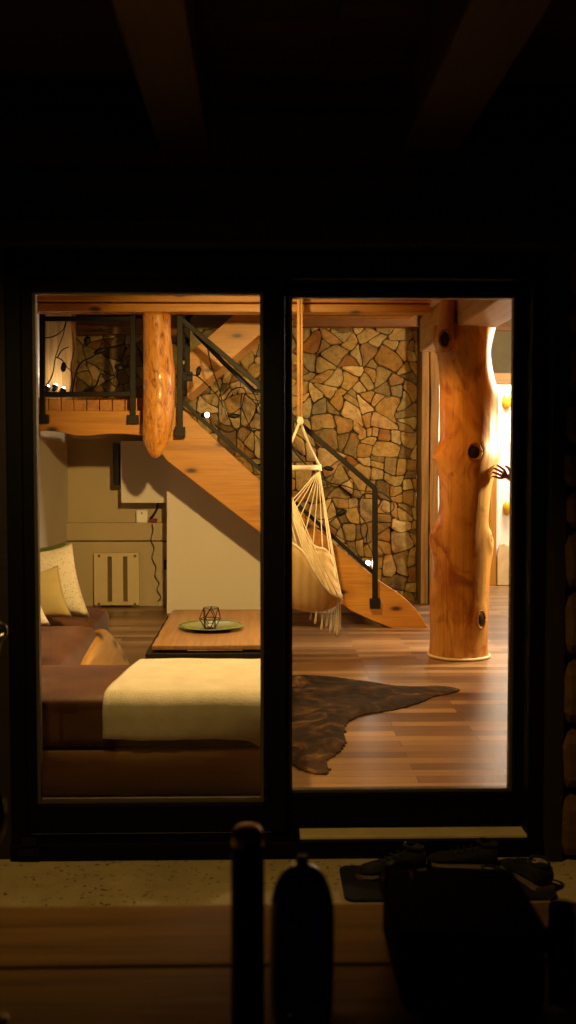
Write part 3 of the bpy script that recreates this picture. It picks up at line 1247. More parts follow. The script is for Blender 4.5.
vine(sr, [(373, 494), (364, 494), (359, 503), (358.5, 512), (364, 520), (367.5, 528), (365, 537), (357, 541), (345, 540), (335, 534)], .007)
vine(sr, [(367, 530), (367, 542), (372, 552), (374, 563)], .006)
vine(sr, [(376, 491), (384, 494), (392, 501), (394, 508), (390, 512.5), (384, 512), (381, 507.5), (383, 505)], .006)

ur = thing('newel_rail', 'short black iron newel of the upper flight with a square foot', 'railing', (at(187, 380, UY - .03).x, UY - .03, at(187, 381, UY).z))
rail(ur, 'post', [(187.5, 378), (187.5, 316)], .022, UY - .035)
footplate(ur, 187, 376.5, 5.5, 4.5, UY - .035)
rail(ur, 'handrail', [(187.5, 318), (205, 303), (214, 296)], .02, UY - .035)

# ================================================================== stair spotlights
def spot(px, py, Y, lab, aim, power, w=1.0):
    c = at(px, py, Y)
    t = thing('stair_spotlight', lab, 'spotlight', c, 'small spotlights along the stair')
    d = Vector(aim).normalized()
    bm = B()
    tube(bm, [c - d * .05, c - d * .01, c], [.016, .026, .028], 14)
    obj('housing', bm, 'iron', t, smooth=True)
    bm = B()
    ellipsoid(bm, c + d * .012, (.019 * w, .019 * w, .019 * w), None, 14, 8)
    obj('lens', bm, 'led', t)
    l = bpy.data.lights.new('stair_light', 'SPOT')
    l.energy = power
    l.color = (1, .9, .72)
    l.spot_size = radians(120)
    l.shadow_soft_size = .02
    lo = bpy.data.objects.new('stair_light', l)
    COL.objects.link(lo)
    lo.parent = t
    lo.location = d * .04
    lo.rotation_mode = 'QUATERNION'
    lo.rotation_quaternion = d.to_track_quat('-Z', 'Y')


spot(47, 388, RY + .1, 'small white spotlight glowing at the far corner of the landing', (.15, .6, .6), 3)
spot(55, 386.5, RY + .14, 'small glowing spotlight on the landing, between two others', (.1, .6, .6), 3)
spot(63, 390, RY + .1, 'small glowing spotlight on the landing floor nearest the vine tips', (.1, .6, .6), 3)
spot(206, 415, RY + .12, 'bright white spotlight at the head of the lower flight', (.7, -.6, .1), 3, 1.1)
spot(262.5, 467, RY + .12, 'tiny spotlight halfway up the stair by the door stile', (.7, -.3, -.2), 3)
spot(367, 563, RY + .12, 'bright white spotlight low on the stair beside the newel', (.4, -.7, .0), 4, 1.2)
c = at(409, 596, 9.7)

# ================================================================== recess under the landing
htr = thing('panel_heater', 'cream panel heater with two tall slots against the ledge', 'heater', (at(117, 606, 10.8).x, 10.8, 0))
HY = 10.78
p, q = at(94, 606, HY), at(139, 553, HY)
bm = B()
xs = [94, 107.5, 112, 123, 127.5, 139]
X = [at(x, 580, HY).x for x in xs]
z0, z1 = max(.02, p.z), q.z
s0, s1 = at(100, 602, HY).z, at(100, 556.5, HY).z
for a, b in ((0, 1), (2, 3), (4, 5)):
    box(bm, (X[a], HY, z0), (X[b], HY + .04, z1))
for a, b in ((1, 2), (3, 4)):
    box(bm, (X[a], HY, z0), (X[b], HY + .04, s0))
    box(bm, (X[a], HY, s1), (X[b], HY + .04, z1))
bmesh.ops.remove_doubles(bm, verts=bm.verts, dist=1e-5)
obj('front_panel', bm, 'heater', htr)
obj('back_plate', bx((X[0] + .02, HY + .041, z0 + .02), (X[5] - .02, HY + .075, z1 - .02)), 'heaterdark', htr)
for (x, y) in ((99, 556), (135, 556), (99, 604), (135, 604)):
    c = at(x, y, HY)
    bm = B()
    tube(bm, [c + Vector((0, -.006, 0)), c + Vector((0, .01, 0))], .014, 12)
    obj('mounting_screw', bm, 'heaterdark', htr)
for x in (98, 135):
    c = at(x, 606, HY)
    obj('foot', bx((c.x - .03, HY + .005, 0), (c.x + .03, HY + .07, z0 + .005)), 'heaterdark', htr)

p, q = at(121, 503, 10.7), at(172, 441, 10.7)
wb = thing('wall_screen', 'pale flat panel mounted on the wall in the shade of the landing', 'panel', ((p.x + q.x) / 2, 10.9, p.z))
obj('panel', bx((p.x, 10.7, p.z), (q.x, 10.74, q.z)), 'panelwhite', wb, bevel=.006)
obj('wall_bracket', bx((p.x + .2, 10.74, p.z + .2), (q.x - .2, 11.0, q.z - .15)), 'iron', wb)
p, q = at(113, 485.5, 10.72), at(119.5, 443, 10.72)
tag(obj('wall_mounted_bar', bx((p.x, 10.72, p.z), (q.x, 10.80, q.z)), plain('black glossy bar', '#0a0908', .18), bevel=.008), 'slim black upright bar beside the pale wall panel', 'bar')
xw = at(167, 500, 10.33).x  # hidden wall added to stop hall light leaking under the landing
struct('wall_light_block', bx((xw + .02, 10.405, 0), (xw + .10, YB - .1, zf1 - .13)), 'recess', 'unseen side wall added to keep lamp light out of the recess', 'wall')
zl = at(100, 523, 10.9).z
p, q = at(136.5, 523, 10.94), at(148, 510, 10.94)
bx_ = thing('router', 'small white device box standing on the ledge under the panel', 'device', ((p.x + q.x) / 2, 10.95, zl))
obj('case', bx((p.x, 10.905, zl), (q.x, 10.975, q.z)), plain('bright white device plastic', '#f4f0e6', .5, var=.02), bx_, bevel=.012)
bm = B()
c = Vector(((p.x + q.x) / 2, 10.904, q.z - .03))
tube(bm, [c, c + Vector((0, -.004, 0))], .008, 10)
obj('indicator', bm, 'black', bx_)
p, q = at(149, 523, 10.94), at(157, 518.5, 10.94)
rp = thing('power_plug', 'dark red plug beside the white device with a thin cord dangling to the floor', 'plug', ((p.x + q.x) / 2, 10.95, zl))
obj('plug_body', bx((p.x, 10.915, zl), (q.x, 10.975, q.z)), 'red', rp, bevel=.01)
bm = B()
tube(bm, crom([at(150, 519, 10.93), at(154, 514, 10.93), at(157, 508, 10.93), at(158, 500, 10.93)], 5), .012, 8)
obj('black_cable', bm, 'black', rp, smooth=True)
bm = B()
cpts = [(152, 523.5), (153, 530), (151, 540), (154, 548), (152, 558), (156, 567), (155, 576), (159, 583), (157, 590), (161, 597), (158, 601)]
tube(bm, crom([at(x, y, 10.83) for x, y in cpts], 5), .005, 6)
obj('dangling_cord', bm, 'black', rp, smooth=True)
bm = B()
p, q = at(163, 572, 10.6), at(167, 562, 10.6)
box(bm, (p.x - .01, 10.8, p.z), (q.x, 10.859, q.z))
tag(obj('wall_socket', bm, 'black', bevel=.006), 'small black wall socket beside the white stair panel', 'socket')

# ================================================================== sofa
sofa = thing('sofa', 'brown suede corner sofa on a solid wooden base', 'sofa', (-1.2, 5.4, 0))
SH = .45
y0, y1 = onz(60, 697, SH).y, onz(60, 663, SH).y
XE = .085
zw = at(100, 750, y0 + .02).z
bm = B()
box(bm, (-1.93, y0 + .03, 0), (XE - .01, y0 + .11, zw))
box(bm, (-1.93, y1 - .09, 0), (XE - .01, y1 - .03, zw))
box(bm, (XE - .09, y0 + .11, 0), (XE - .01, y1 - .09, zw))
obj('wooden_base', bm, 'sofabase', sofa, bevel=.01)


def cushion(name, a, b, m='brown_leather', puff=.02, bev=.05, cuts=10, parent=sofa):
    bm = B()
    box(bm, a, b)
    bmesh.ops.subdivide_edges(bm, edges=bm.edges, cuts=cuts, use_grid_fill=True)
    ca = [(a[i] + b[i]) / 2 for i in range(3)]
    h = [(b[i] - a[i]) / 2 for i in range(3)]
    for v in bm.verts:
        u = [(v.co[i] - ca[i]) / h[i] for i in range(3)]
        # rounded box
        for i in range(3):
            pass
        d = Vector([max(0, abs(u[i]) * h[i] - (h[i] - bev)) for i in range(3)])
        if d.length > 1e-6:
            k = d.length / bev
            dd = d.normalized() * min(d.length, bev)
            for i in range(3):
                if d[i] > 0:
                    v.co[i] = ca[i] + math.copysign(h[i] - bev + dd[i], u[i])
        if v.co.z > ca[2]:
            v.co.z += puff * (1 - u[0] ** 2) * (1 - u[1] ** 2) + .006 * mnoise.noise(v.co * 4)
    return obj(name, bm, m, parent, smooth=True)


cushion('seat_cushion', (-1.93, y0, zw + .002), (XE, y1, SH), bev=.045, puff=.006)
XF = onz(88, 660, SH).x
XG = onz(109, 613, SH).x
yE = onz(95, 606, SH).y
# long part running back along the left wall
ym = y1 + (yE - y1) * .62
cushion('seat_cushion', (-1.93, y1 + .005, zw - .02), (XF - .13, ym, SH), bev=.07, puff=.012)
cushion('seat_cushion', (-1.93, ym + .005, zw - .02), (XF - .17, yE, SH - .0), bev=.07, puff=.012)
bm = B()
box(bm, (-1.93, y1 + .02, 0), (XF - .20, yE - .06, zw - .021))
obj('wooden_base', bm, 'sofabase', sofa, bevel=.01)
cushion('backrest', (-1.94, y0 + .02, SH - .04), (-1.72, yE - .1, .86), bev=.07, puff=.01)
# rounded live edge slab along the inner side
p_top = at(113, 629, 6.95)
bm = B()
outl = []
ya, yb = y1 + .04, 7.12
prof_ = [(ya, .0), (ya, .30), (ya + .5, .33), (6.5, .37), (6.85, .40), (7.0, .385), (7.1, .34), (7.2, .25), (7.24, .14), (7.2, 0.0)]
for (y, z) in prof_:
    outl.append((XF - .16 + (.40 - z) * .46 - (y - y1) * .01, y, z))
extrude_poly(bm, outl, (.055, 0, .0))
bmesh.ops.triangulate(bm, faces=[f for f in bm.faces if len(f.verts) > 4])
o = obj('side_slab', bm, 'sofaslab', sofa, bevel=.02, seg=3)
o['label'] = 'honey coloured live edge slab with rounded end'

# pillows
def pillow(name, corners, thick, m, lab, group='cushions on the sofa'):
    """corners: bottom-left, bottom-right, top-right, top-left"""
    c = [Vector(p) + Vector((0, 0, .025)) for p in corners]
    nrm = (c[1] - c[0]).cross(c[3] - c[0]).normalized()
    bm = B()
    N = 16
    grid = {}
    for s in (1, -1):
        for i in range(N + 1):
            for j in range(N + 1):
                u, v = i / N, j / N
                if s == -1 and (i in (0, N) or j in (0, N)):
                    grid[s, i, j] = grid[1, i, j]
                    continue
                U, V = u, v
                # pinched sides
                bu = 1 - .10 * sin(pi * v)
                bv = 1 - .10 * sin(pi * u)
                U = .5 + (u - .5) * bu
                V = .5 + (v - .5) * bv
                p = c[0] * (1 - U) * (1 - V) + c[1] * U * (1 - V) + c[2] * U * V + c[3] * (1 - U) * V
                h = thick * (sin(pi * u) * sin(pi * v)) ** .55
                p = p + nrm * s * h * (1 + .12 * mnoise.noise(p * 7))
                grid[s, i, j] = bm.verts.new(p)
        for i in range(N):
            for j in range(N):
                q = [grid[s, i, j], grid[s, i + 1, j], grid[s, i + 1, j + 1], grid[s, i, j + 1]]
                bm.faces.new(q if s == 1 else q[::-1])
    return tag(obj(name, bm, m, smooth=True), lab, 'cushion', group)


pillow('throw_pillow', [at(22, 622, 7.10), at(90, 621, 7.02), at(72, 547, 7.30), at(18, 556, 7.38)], .085, 'pillow_cream', 'large speckled cream cushion leaning at the far end of the sofa')
pillow('throw_pillow', [at(14, 618, 7.36), at(66, 606, 7.38), at(67, 545, 7.50), at(14, 552, 7.52)], .05, 'pillow_green', 'green cushion showing only its top edge behind the cream cushion')
pillow('throw_pillow', [at(20, 628, 6.72), at(72, 621, 6.75), at(58, 569, 6.92), at(14, 580, 6.92)], .06, 'pillow_yellow', 'plain mustard cushion in front of the large cream cushion')
pillow('throw_pillow', [at(-20, 640, 6.42), at(50.5, 629, 6.48), at(37, 588, 6.60), at(-15, 592, 6.62)], .06, 'pillow_cream', 'pale speckled cushion at the door edge before the mustard one')

# blanket: folded cloth draped over the chaise
bm = B()
xl0, xl1 = at(104, 690, y0).x, XE + .012
cols = 40
ztop_ = SH + .016
prof_b = []
yb_back = y1 + .02
prof_b = [(yb_back, ztop_ - .12), (yb_back + .003, ztop_ - .05), (yb_back - .02, ztop_ - .008), (yb_back - .06, ztop_)]
for k in range(1, 9):
    prof_b.append((yb_back - .06 + (y0 + .05 - yb_back + .06) * k / 9, ztop_ + .004))
prof_b += [(y0 + .05, ztop_ - .002), (y0 + .012, ztop_ - .012), (y0 - .014, ztop_ - .045)]
zb_ = at(180, 738, y0 - .02).z
for k in range(1, 8):
    prof_b.append((y0 - .018 - .004 * sin(k), ztop_ - .045 + (zb_ - ztop_ + .045) * k / 7))
grid = []
for i in range(cols + 1):
    u = i / cols
    row = []
    for j, (y, z) in enumerate(prof_b):
        v = j / (len(prof_b) - 1)
        x = xl0 + (xl1 - xl0) * u
        # left side slants like the photographed fold
        if u < .25:
            x += (1 - u / .25) * ((y - y0) * .10)
        w = .008 * mnoise.noise(Vector((x * 5, y * 5, z * 5)))
        ripple = .012 * sin(u * 19 + 1) * max(0, (ztop_ - .04 - z) / .2) if y < y0 else 0
        zz_ = z + w * .8
        if y < y0 - .01 and j > len(prof_b) - 8:
            zz_ -= (.018 * u * u * 1.5 + .006 * sin(u * 7)) * (j - (len(prof_b) - 8)) / 7
        if y < y0 and u > .8:
            zz_ -= .13 * ((u - .8) / .2) ** 1.3 * max(0, (ztop_ - .05 - z) / .2)
        row.append(bm.verts.new((x, y - abs(ripple) - abs(w) * .3, zz_)))
    grid.append(row)
for a, b in zip(grid, grid[1:]):
    for k in range(len(a) - 1):
        bm.faces.new([a[k], b[k], b[k + 1], a[k + 1]])
# the right end hangs over the end of the chaise
o = obj('blanket', bm, 'cream_blanket', smooth=True)
tag(o, 'cream folded blanket draped over the near end of the sofa', 'blanket')
sm = o.modifiers.new('thick', 'SOLIDIFY')
sm.thickness = .012
sm.offset = 1

# ================================================================== coffee table
TH = .45
yn, yf = onz(200, 645, TH).y, onz(200, 609.5, TH).y
xl_ = onz(152, 645, TH).x
xr_ = .07
ct = thing('coffee_table', 'low wooden coffee table with a dark rough frame under its slab top', 'coffee table', ((xl_ + xr_) / 2, (yn + yf) / 2, .012))
bm = B()
out = []
N = 14
for k in range(N + 1):
    out.append((xl_ + .012 * mnoise.noise(Vector((k * .9, 1, 0))), yn + (yf - yn) * k / N, TH - .03))
for k in range(N + 1):
    out.append((xr_ + .012 * mnoise.noise(Vector((k * .9, 5, 0))), yf - (yf - yn) * k / N, TH - .03))
extrude_poly(bm, out, (0, 0, .03))
obj('table_top', bm, 'slab', ct, bevel=.006)
for (x, y) in ((xl_ + .13, yn + .04), (xr_ - .13, yn + .04), (xl_ + .13, yf - .08), (xr_ - .13, yf - .08)):
    obj('spacer_block', bx((x - .05, y - .03, TH - .0445), (x + .05, y + .03, TH - .0305)), 'charred', ct)
fz0, fz1 = TH - .14, TH - .045
bm = B()


def roughbeam(bm, a, b):
    box(bm, a, b)


roughbeam(bm, (xl_ - .035, yn - .03, fz0), (xr_ + .02, yn + .07, fz1))
roughbeam(bm, (xl_ - .035, yf - .1, fz0), (xr_ + .02, yf - .0, fz1))
roughbeam(bm, (xl_ - .035, yn + .07, fz0), (xl_ + .06, yf - .1, fz1))
roughbeam(bm, (xr_ - .075, yn + .07, fz0), (xr_ + .02, yf - .1, fz1))
bmesh.ops.subdivide_edges(bm, edges=bm.edges, cuts=8, use_grid_fill=True)
for v in bm.verts:
    v.co += Vector((mnoise.noise(v.co * 15), mnoise.noise(v.co * 15 + Vector((9, 0, 0))), 0)) * .008
obj('under_frame', bm, 'charred', ct)
for x in (xl_ + .02, xr_ - .07):
    for y in (yn + .0, yf - .09):
        obj('leg', bx((x, y, .012), (x + .08, y + .08, fz0)), 'charred', ct, bevel=.006)

pc = onz(211, 629, TH)
pl = thing('serving_plate', 'shallow olive green round plate on the coffee table', 'plate', (pc.x, pc.y, TH))
bm = B()
lathe(bm, (pc.x, pc.y, TH + .001), [(0, 0), (.09, 0), (.10, .004), (.17, .016), (.195, .022), (.197, .026), (.168, .021), (.10, .010), (0, .008)], 48)
obj('dish', bm, 'plate', pl, smooth=True)
bm = B()
lathe(bm, (pc.x, pc.y, TH + .001), [(.197, .0225), (.2, .0245), (.197, .027), (.194, .0255), (.197, .0225)], 48)
obj('rim', bm, 'plate', pl, smooth=True)
lc = onz(210, 628.5, TH + .012)
lan = thing('candle_holder', 'black wire polyhedron candle holder standing on the green plate', 'candle holder', (lc.x, lc.y, TH + .01))
z0 = TH + .0125


def V3(x, y, z):
    return Vector((lc.x + x, lc.y + y, z0 + z))


loA = [V3(.035 * cos(radians(a)), .035 * sin(radians(a)), .003) for a in (30, 90, 150, 210, 270, 330)]
mid_ = [V3(.064 * cos(radians(a)), .064 * sin(radians(a)), .06) for a in (0, 60, 120, 180, 240, 300)]
hiA = [V3(.05 * cos(radians(a)) + .006, .05 * sin(radians(a)), .125) for a in (30, 90, 150, 210, 270, 330)]
bm = B()
for k in range(6):
    for a, b in ((loA[k], loA[(k + 1) % 6]), (mid_[k], mid_[(k + 1) % 6]), (hiA[k], hiA[(k + 1) % 6]), (loA[k], mid_[k]), (loA[k], mid_[(k + 1) % 6]), (mid_[k], hiA[k]), (mid_[(k + 1) % 6], hiA[k])):
        tube(bm, [a, b], .0026, 6)
obj('wire_frame', bm, 'iron', lan)
bm = B()
lathe(bm, (lc.x, lc.y, z0), [(0, .001), (.02, .001), (.021, .012), (.0, .012)], 20)
cd = obj('tealight', bm, 'steel', lan, smooth=False)
bm = B()
lathe(bm, (lc.x, lc.y, z0 + .0121), [(0, 0), (.0195, 0), (.018, .010), (.0, .008)], 20)
obj('wax', bm, 'wax', cd)

# ================================================================== cowhide rug
out = [(290, 676), (310, 675), (330, 676), (352, 679), (372, 681.5), (395, 685), (415, 686), (438, 685.5), (454, 687), (459, 689.5), (452, 692.5), (434, 696), (420, 702), (400, 708), (380, 711.5), (364, 714), (354, 718), (346, 724), (345, 734), (346, 741), (340, 750), (331, 757), (326, 762), (330, 769), (325, 773), (312, 772.5), (300, 768), (290, 763)]
W = [onz(x, y, .008) for x, y in out]
hidden = [(.10, 5.32), (.10, 5.60), (-.12, 5.75), (-.36, 5.7), (-.42, 5.85), (-.25, 6.1), (-.3, 6.5), (-.26, 6.9), (-.46, 7.15), (-.4, 7.3), (-.1, 7.22), (.05, 7.38)]
W2 = [(p.x, p.y) for p in W] + hidden
bm = B()
smooth_out = crom([Vector((x, y, 0)) for x, y in W2 + [W2[0]]], 3)[:-1]
HP = [(p.x, p.y) for p in smooth_out]


def inside(x, y):
    c = False
    j = len(HP) - 1
    for i in range(len(HP)):
        xi, yi = HP[i]
        xj, yj = HP[j]
        if (yi > y) != (yj > y) and x < (xj - xi) * (y - yi) / (yj - yi) + xi:
            c = not c
        j = i
    return c


def edge_d(x, y):
    d = 9
    for i in range(len(HP)):
        ax_, ay_ = HP[i - 1]
        bx__, by_ = HP[i]
        ex, ey = bx__ - ax_, by_ - ay_
        t = max(0, min(1, ((x - ax_) * ex + (y - ay_) * ey) / (ex * ex + ey * ey + 1e-9)))
        d = min(d, (x - ax_ - ex * t) ** 2 + (y - ay_ - ey * t) ** 2)
    return sqrt(d)


G = .014
x0, x1 = min(p[0] for p in HP), max(p[0] for p in HP)
y0_, y1_ = min(p[1] for p in HP), max(p[1] for p in HP)
gv = {}


def gvert(i, j):
    if (i, j) not in gv:
        x, y = x0 + i * G, y0_ + j * G
        d = edge_d(x, y)
        lift = min(1, d / .09) * max(0, min(1, (x - .12) / .1))
        z = .006 + lift * (.010 + .022 * max(0, .25 + mnoise.noise(Vector((x * 3.2, y * 2.4, 4)))) + .006 * mnoise.noise(Vector((x * 13, y * 13, 1))))
        gv[i, j] = bm.verts.new((x + .006 * mnoise.noise(Vector((x * 60, y * 60, 0))), y + .006 * mnoise.noise(Vector((x * 60, y * 60, 5))), z))
    return gv[i, j]


for i in range(int((x1 - x0) / G) + 1):
    for j in range(int((y1_ - y0_) / G) + 1):
        if inside(x0 + (i + .5) * G, y0_ + (j + .5) * G):
            bm.faces.new([gvert(i, j), gvert(i + 1, j), gvert(i + 1, j + 1), gvert(i, j + 1)])
be = [e for e in bm.edges if e.is_boundary]
ex = bmesh.ops.extrude_edge_only(bm, edges=be)
for v in ex['geom']:
    if isinstance(v, bmesh.types.BMVert):
        v.co.z = .001
rg = obj('cowhide_rug', bm, 'hide', smooth=True)
tag(rg, 'dark brindled cowhide rug spread on the plank floor', 'rug')

# ================================================================== hammock chair
HYC = 8.0
k0 = at(300, 421, HYC)
ham = thing('hammock_chair', 'cream rope hammock chair hanging from the ceiling before the stair', 'hammock chair', (k0.x, HYC, at(330, 637, HYC).z))
bm = B()
topz = CEIL
tube(bm, [(k0.x - .012, HYC, topz), (k0.x - .012, HYC, k0.z)], .012, 8)
tube(bm, [(k0.x + .012, HYC + .004, topz), (k0.x + .012, HYC + .004, k0.z)], .008, 8)
obj('hanging_rope', bm, 'ropeorange', ham, smooth=True)
eN, eF = at(279.5, 468, 7.66), at(319, 467.5, 8.34)
bm = B()
tube(bm, [eN, eF], .020, 14)
obj('spreader_bar', bm, 'bar', ham, smooth=True)
for e in (eN, eF):
    bm = B()
    mid = (k0 + e) / 2 + Vector((0, 0, -.01))
    tube(bm, crom([k0, mid, e + Vector((0, 0, .02))], 6), .010, 8)
    tube(bm, [e + Vector((0, 0, .025)), e + Vector((.004, 0, -.028))], [.018, .022], 10)
    obj('bridle_rope', bm, 'rope', ham, smooth=True)
bm = B()
ellipsoid(bm, k0, (.026, .026, .034), rough=.3)
obj('rope_knot', bm, 'rope', ham, smooth=True)
near = [(339, 598, 7.78), (328, 591, 7.72), (316, 574, 7.68), (304, 553, 7.66), (292, 543, 7.66), (280, 538, 7.68), (271, 534, 7.72)]
midl = [(341, 601, 8.0), (331, 608, 8.0), (314, 611, 8.0), (296, 609, 8.0), (279, 598, 8.0), (269, 575, 8.0), (269, 545, 8.0)]
far_ = [(341, 597, 8.22), (336, 576, 8.30), (328, 552, 8.34), (313, 545, 8.35), (300, 526, 8.34), (289, 515, 8.32), (282, 510, 8.28)]
n_ = crom([at(*p) for p in near], 5)
m_ = crom([at(*p) for p in midl], 5)
f_ = crom([at(*p) for p in far_], 5)
bm = B()
NV = 24
gr = []
for a, b, c in zip(n_, m_, f_):
    row = []
    for j in range(NV + 1):
        v = j / NV
        # smooth sling curve through near, middle and far edge
        ctrl = b * 2 - (a + c) / 2
        p = a * (1 - v) ** 2 + ctrl * 2 * v * (1 - v) + c * v * v
        row.append(bm.verts.new(p + Vector((0, 0, .006 * mnoise.noise(p * 9)))))
    gr.append(row)
for a, b in zip(gr, gr[1:]):
    for k in range(NV):
        bm.faces.new([a[k], a[k + 1], b[k + 1], b[k]])
o = obj('sling_seat', bm, 'sling', ham, smooth=True)
sm = o.modifiers.new('thick', 'SOLIDIFY')
sm.thickness = .006
for e, edge in ((n_, 'near'), (f_, 'far')):
    bm = B()
    tube(bm, e, .010, 8)
    obj('edge_rope', bm, 'rope', ham, smooth=True)
for end, edge in ((eN, n_), (eF, f_)):
    for k in range(11):
        p = edge[int(k / 10 * (len(edge) - 1))]
        bm = B()
        midp = (end + p) / 2 + Vector((0, 0, -.02))
        tube(bm, crom([end + Vector((0, 0, -.01)), midp, p], 5), .0045, 6)
        obj('suspension_cord', bm, 'rope', ham, smooth=True)
# knotted front corner and fringe
bm = B()
ellipsoid(bm, at(339, 598, 7.9), (.03, .05, .035), rough=.4)
obj('corner_knot', bm, 'rope', ham, smooth=True)
fr = [(316, 606, 624, 7.9), (322, 606, 631, 7.95), (327, 606, 628, 8.0), (331, 604, 633, 7.95), (334, 603, 629, 8.0), (336, 602, 635, 7.9), (338, 602, 637, 7.85), (340, 602, 632, 8.0), (311, 607, 620, 8.05)]
for x, ya, yb, Y in fr:
    bm = B()
    a, b = at(x, ya - 3, Y), at(x - 1, yb, Y)
    tube(bm, crom([a, (a * .5 + b * .5) + Vector((.006, 0, 0)), b], 5), [.005] * 5 + [.007] * 3 + [.010, .010, .004], 7)
    obj('tassel', bm, 'rope', ham, smooth=True)

# ================================================================== person at the trunk (only the hand is in sight)
def skin(name, verts, edges, radii, m, parent, sub=2, rootv=0):
    me = bpy.data.meshes.new(name)
    off = root_loc(parent)
    me.from_pydata([Vector(v) - off for v in verts], edges, [])
    o = bpy.data.objects.new(name, me)
    COL.objects.link(o)
    o.parent = parent
    md = o.modifiers.new('skin', 'SKIN')
    md.use_smooth_shade = True
    for i, r in enumerate(radii):
        sv = me.skin_vertices[0].data[i]
        sv.radius = (r, r) if not isinstance(r, tuple) else r
        sv.use_root = (i == rootv)
    s = o.modifiers.new('sub', 'SUBSURF')
    s.levels = sub
    s.render_levels = sub
    me.materials.append(MAT[m])
    return o


hw = at(502.5, 474.5, 7.93)            # knuckle line of the hand
PX, PY = 2.30, 7.52
per = thing('person', 'person in dark shirt and blue trousers resting one hand on the trunk', 'person', (PX, PY, 0))
V, E, R = [], [], []


def av(p, r, parent_i=None):
    V.append(Vector(p))
    R.append(r)
    if parent_i is not None:
        E.append((parent_i, len(V) - 1))
    return len(V) - 1


pel = av((PX, PY, .96), (.10, .10))
wst = av((PX, PY, 1.10), (.09, .09), pel)
che = av((PX, PY + .01, 1.27), (.10, .10), wst)
upc = av((PX, PY, 1.40), (.075, .075), che)
nek = av((PX, PY - .005, 1.51), .055, upc)
jaw = av((PX - .02, PY + .02, 1.585), .066, nek)
skl = av((PX - .01, PY + .008, 1.665), .090, jaw)
crn = av((PX - .005, PY, 1.725), .068, skl)
fd = Vector((-.80, .60, 0))           # the way the face looks: toward the trunk
fs = Vector((.60, .80, 0))
for sx in (-1, 1):
    hip = av((PX + sx * .02, PY + sx * .09, .88), .085, pel)
    kne = av((PX + sx * .02 - .01, PY + sx * .10, .48), .056, hip)
    ank = av((PX + .03, PY + sx * .11, .09), .040, kne)
    toe = av((PX - .12, PY + sx * .12, .035), .034, ank)
sh = av((PX + .02, PY - .18, 1.40), .056, upc)
el = av((PX + .05, PY - .23, 1.12), .042, sh)
wr = av((PX + .0, PY - .22, .88), .029, el)
pm = av((PX - .01, PY - .21, .81), (.036, .02), wr)
for k in range(4):
    f1 = av((PX - .035 + .02 * k, PY - .21, .745), .0095, pm)
    f2 = av((PX - .035 + .02 * k, PY - .195, .69 + (.01 if k in (0, 3) else 0)), .0085, f1)
th1 = av((PX - .055, PY - .205, .77), .011, pm)
th2 = av((PX - .06, PY - .195, .735), .009, th1)
sh = av((PX - .05, PY + .18, 1.40), .056, upc)
el = av((PX - .20, PY + .25, 1.15), .043, sh)
wr = av((hw.x + .105, 7.905, hw.z - .055), (.030, .026), el)
ax = Vector((-.90, 0, .43)).normalized()          # along the fingers
up_ = Vector((.43, 0, .90)).normalized()          # across the palm, toward the thumb
kn = Vector((hw.x, 7.925, hw.z))
pmc = av(kn - ax * .050, (.036, .020), wr)
pk = av(kn - ax * .016, (.040, .017), pmc)
for (L, dz, fan) in ((.078, .034, .16), (.090, .0115, .05), (.086, -.0115, -.05), (.068, -.033, -.16)):
    d = (ax + up_ * fan).normalized()
    b = kn + up_ * dz
    i1_ = av(b, .0098, pk)
    i2_ = av(b + d * L * .40 + Vector((0, -.016, 0)), .0094, i1_)
    i3_ = av(b + d * L * .68 + Vector((0, -.004, 0)), .0086, i2_)
    i4_ = av(b + d * L * .90 + Vector((0, .016, 0)), .0074, i3_)
t1 = av(kn - ax * .050 + up_ * .040 + Vector((0, -.006, 0)), .0130, pmc)
t2 = av(kn - ax * .018 + up_ * .062 + Vector((0, -.004, 0)), .0112, t1)
t3 = av(kn + ax * .010 + up_ * .068 + Vector((0, .010, 0)), .0088, t2)
skin('body', V, E, R, 'skin', per, 2, 0)


def loft(bm, rings_, n=28):
    """closed skin through horizontal ellipses (cx, cy, z, rx, ry)"""
    R_ = []
    for (cx, cy, z, rx, ry) in rings_:
        R_.append([bm.verts.new((cx + rx * cos(2 * pi * k / n), cy + ry * sin(2 * pi * k / n), z + .004 * sin(5 * 2 * pi * k / n))) for k in range(n)])
    for a, b in zip(R_, R_[1:]):
        for k in range(n):
            bm.faces.new([a[k], a[(k + 1) % n], b[(k + 1) % n], b[k]])
    bm.faces.new(R_[0])
    bm.faces.new(R_[-1])


bm = B()
loft(bm, [(PX, PY, z, rx, ry) for z, rx, ry in ((.82, .150, .190), (.83, .152, .192), (.95, .142, .182), (1.10, .128, .168), (1.25, .142, .186), (1.34, .136, .196), (1.40, .122, .215), (1.445, .100, .205), (1.475, .078, .13), (1.485, .070, .085), (1.50, .064, .066))])
for sh_, e_ in (((PX - .02, PY + .13, 1.385), (PX - .15, PY + .228, 1.235)), ((PX + .005, PY - .13, 1.385), (PX + .04, PY - .218, 1.20))):
    a_, b_ = Vector(sh_), Vector(e_)
    tube(bm, crom([a_, (a_ * .6 + b_ * .4) + Vector((0, .02 if sh_[1] > PY else -.02, .02)), b_], 6), [.066] * 5 + [.070] * 7 + [.066], 20)
obj('shirt', bm, 'shirt', per, smooth=True)
bm = B()
loft(bm, [(PX, PY, z, rx, ry) for z, rx, ry in ((.78, .120, .165), (.84, .132, .172), (.92, .132, .170), (1.0, .122, .162))])
for sx in (-1, 1):
    loft(bm, [(PX + sx * .02 + ox, PY + sx * oy, z, r_, r_ * .98) for z, ox, oy, r_ in ((.07, .025, .112, .062), (.08, .025, .112, .064), (.28, .005, .107, .068), (.48, -.008, .10, .074), (.68, 0, .095, .092), (.84, 0, .085, .102))])
obj('trousers', bm, 'jeans', per, smooth=True)
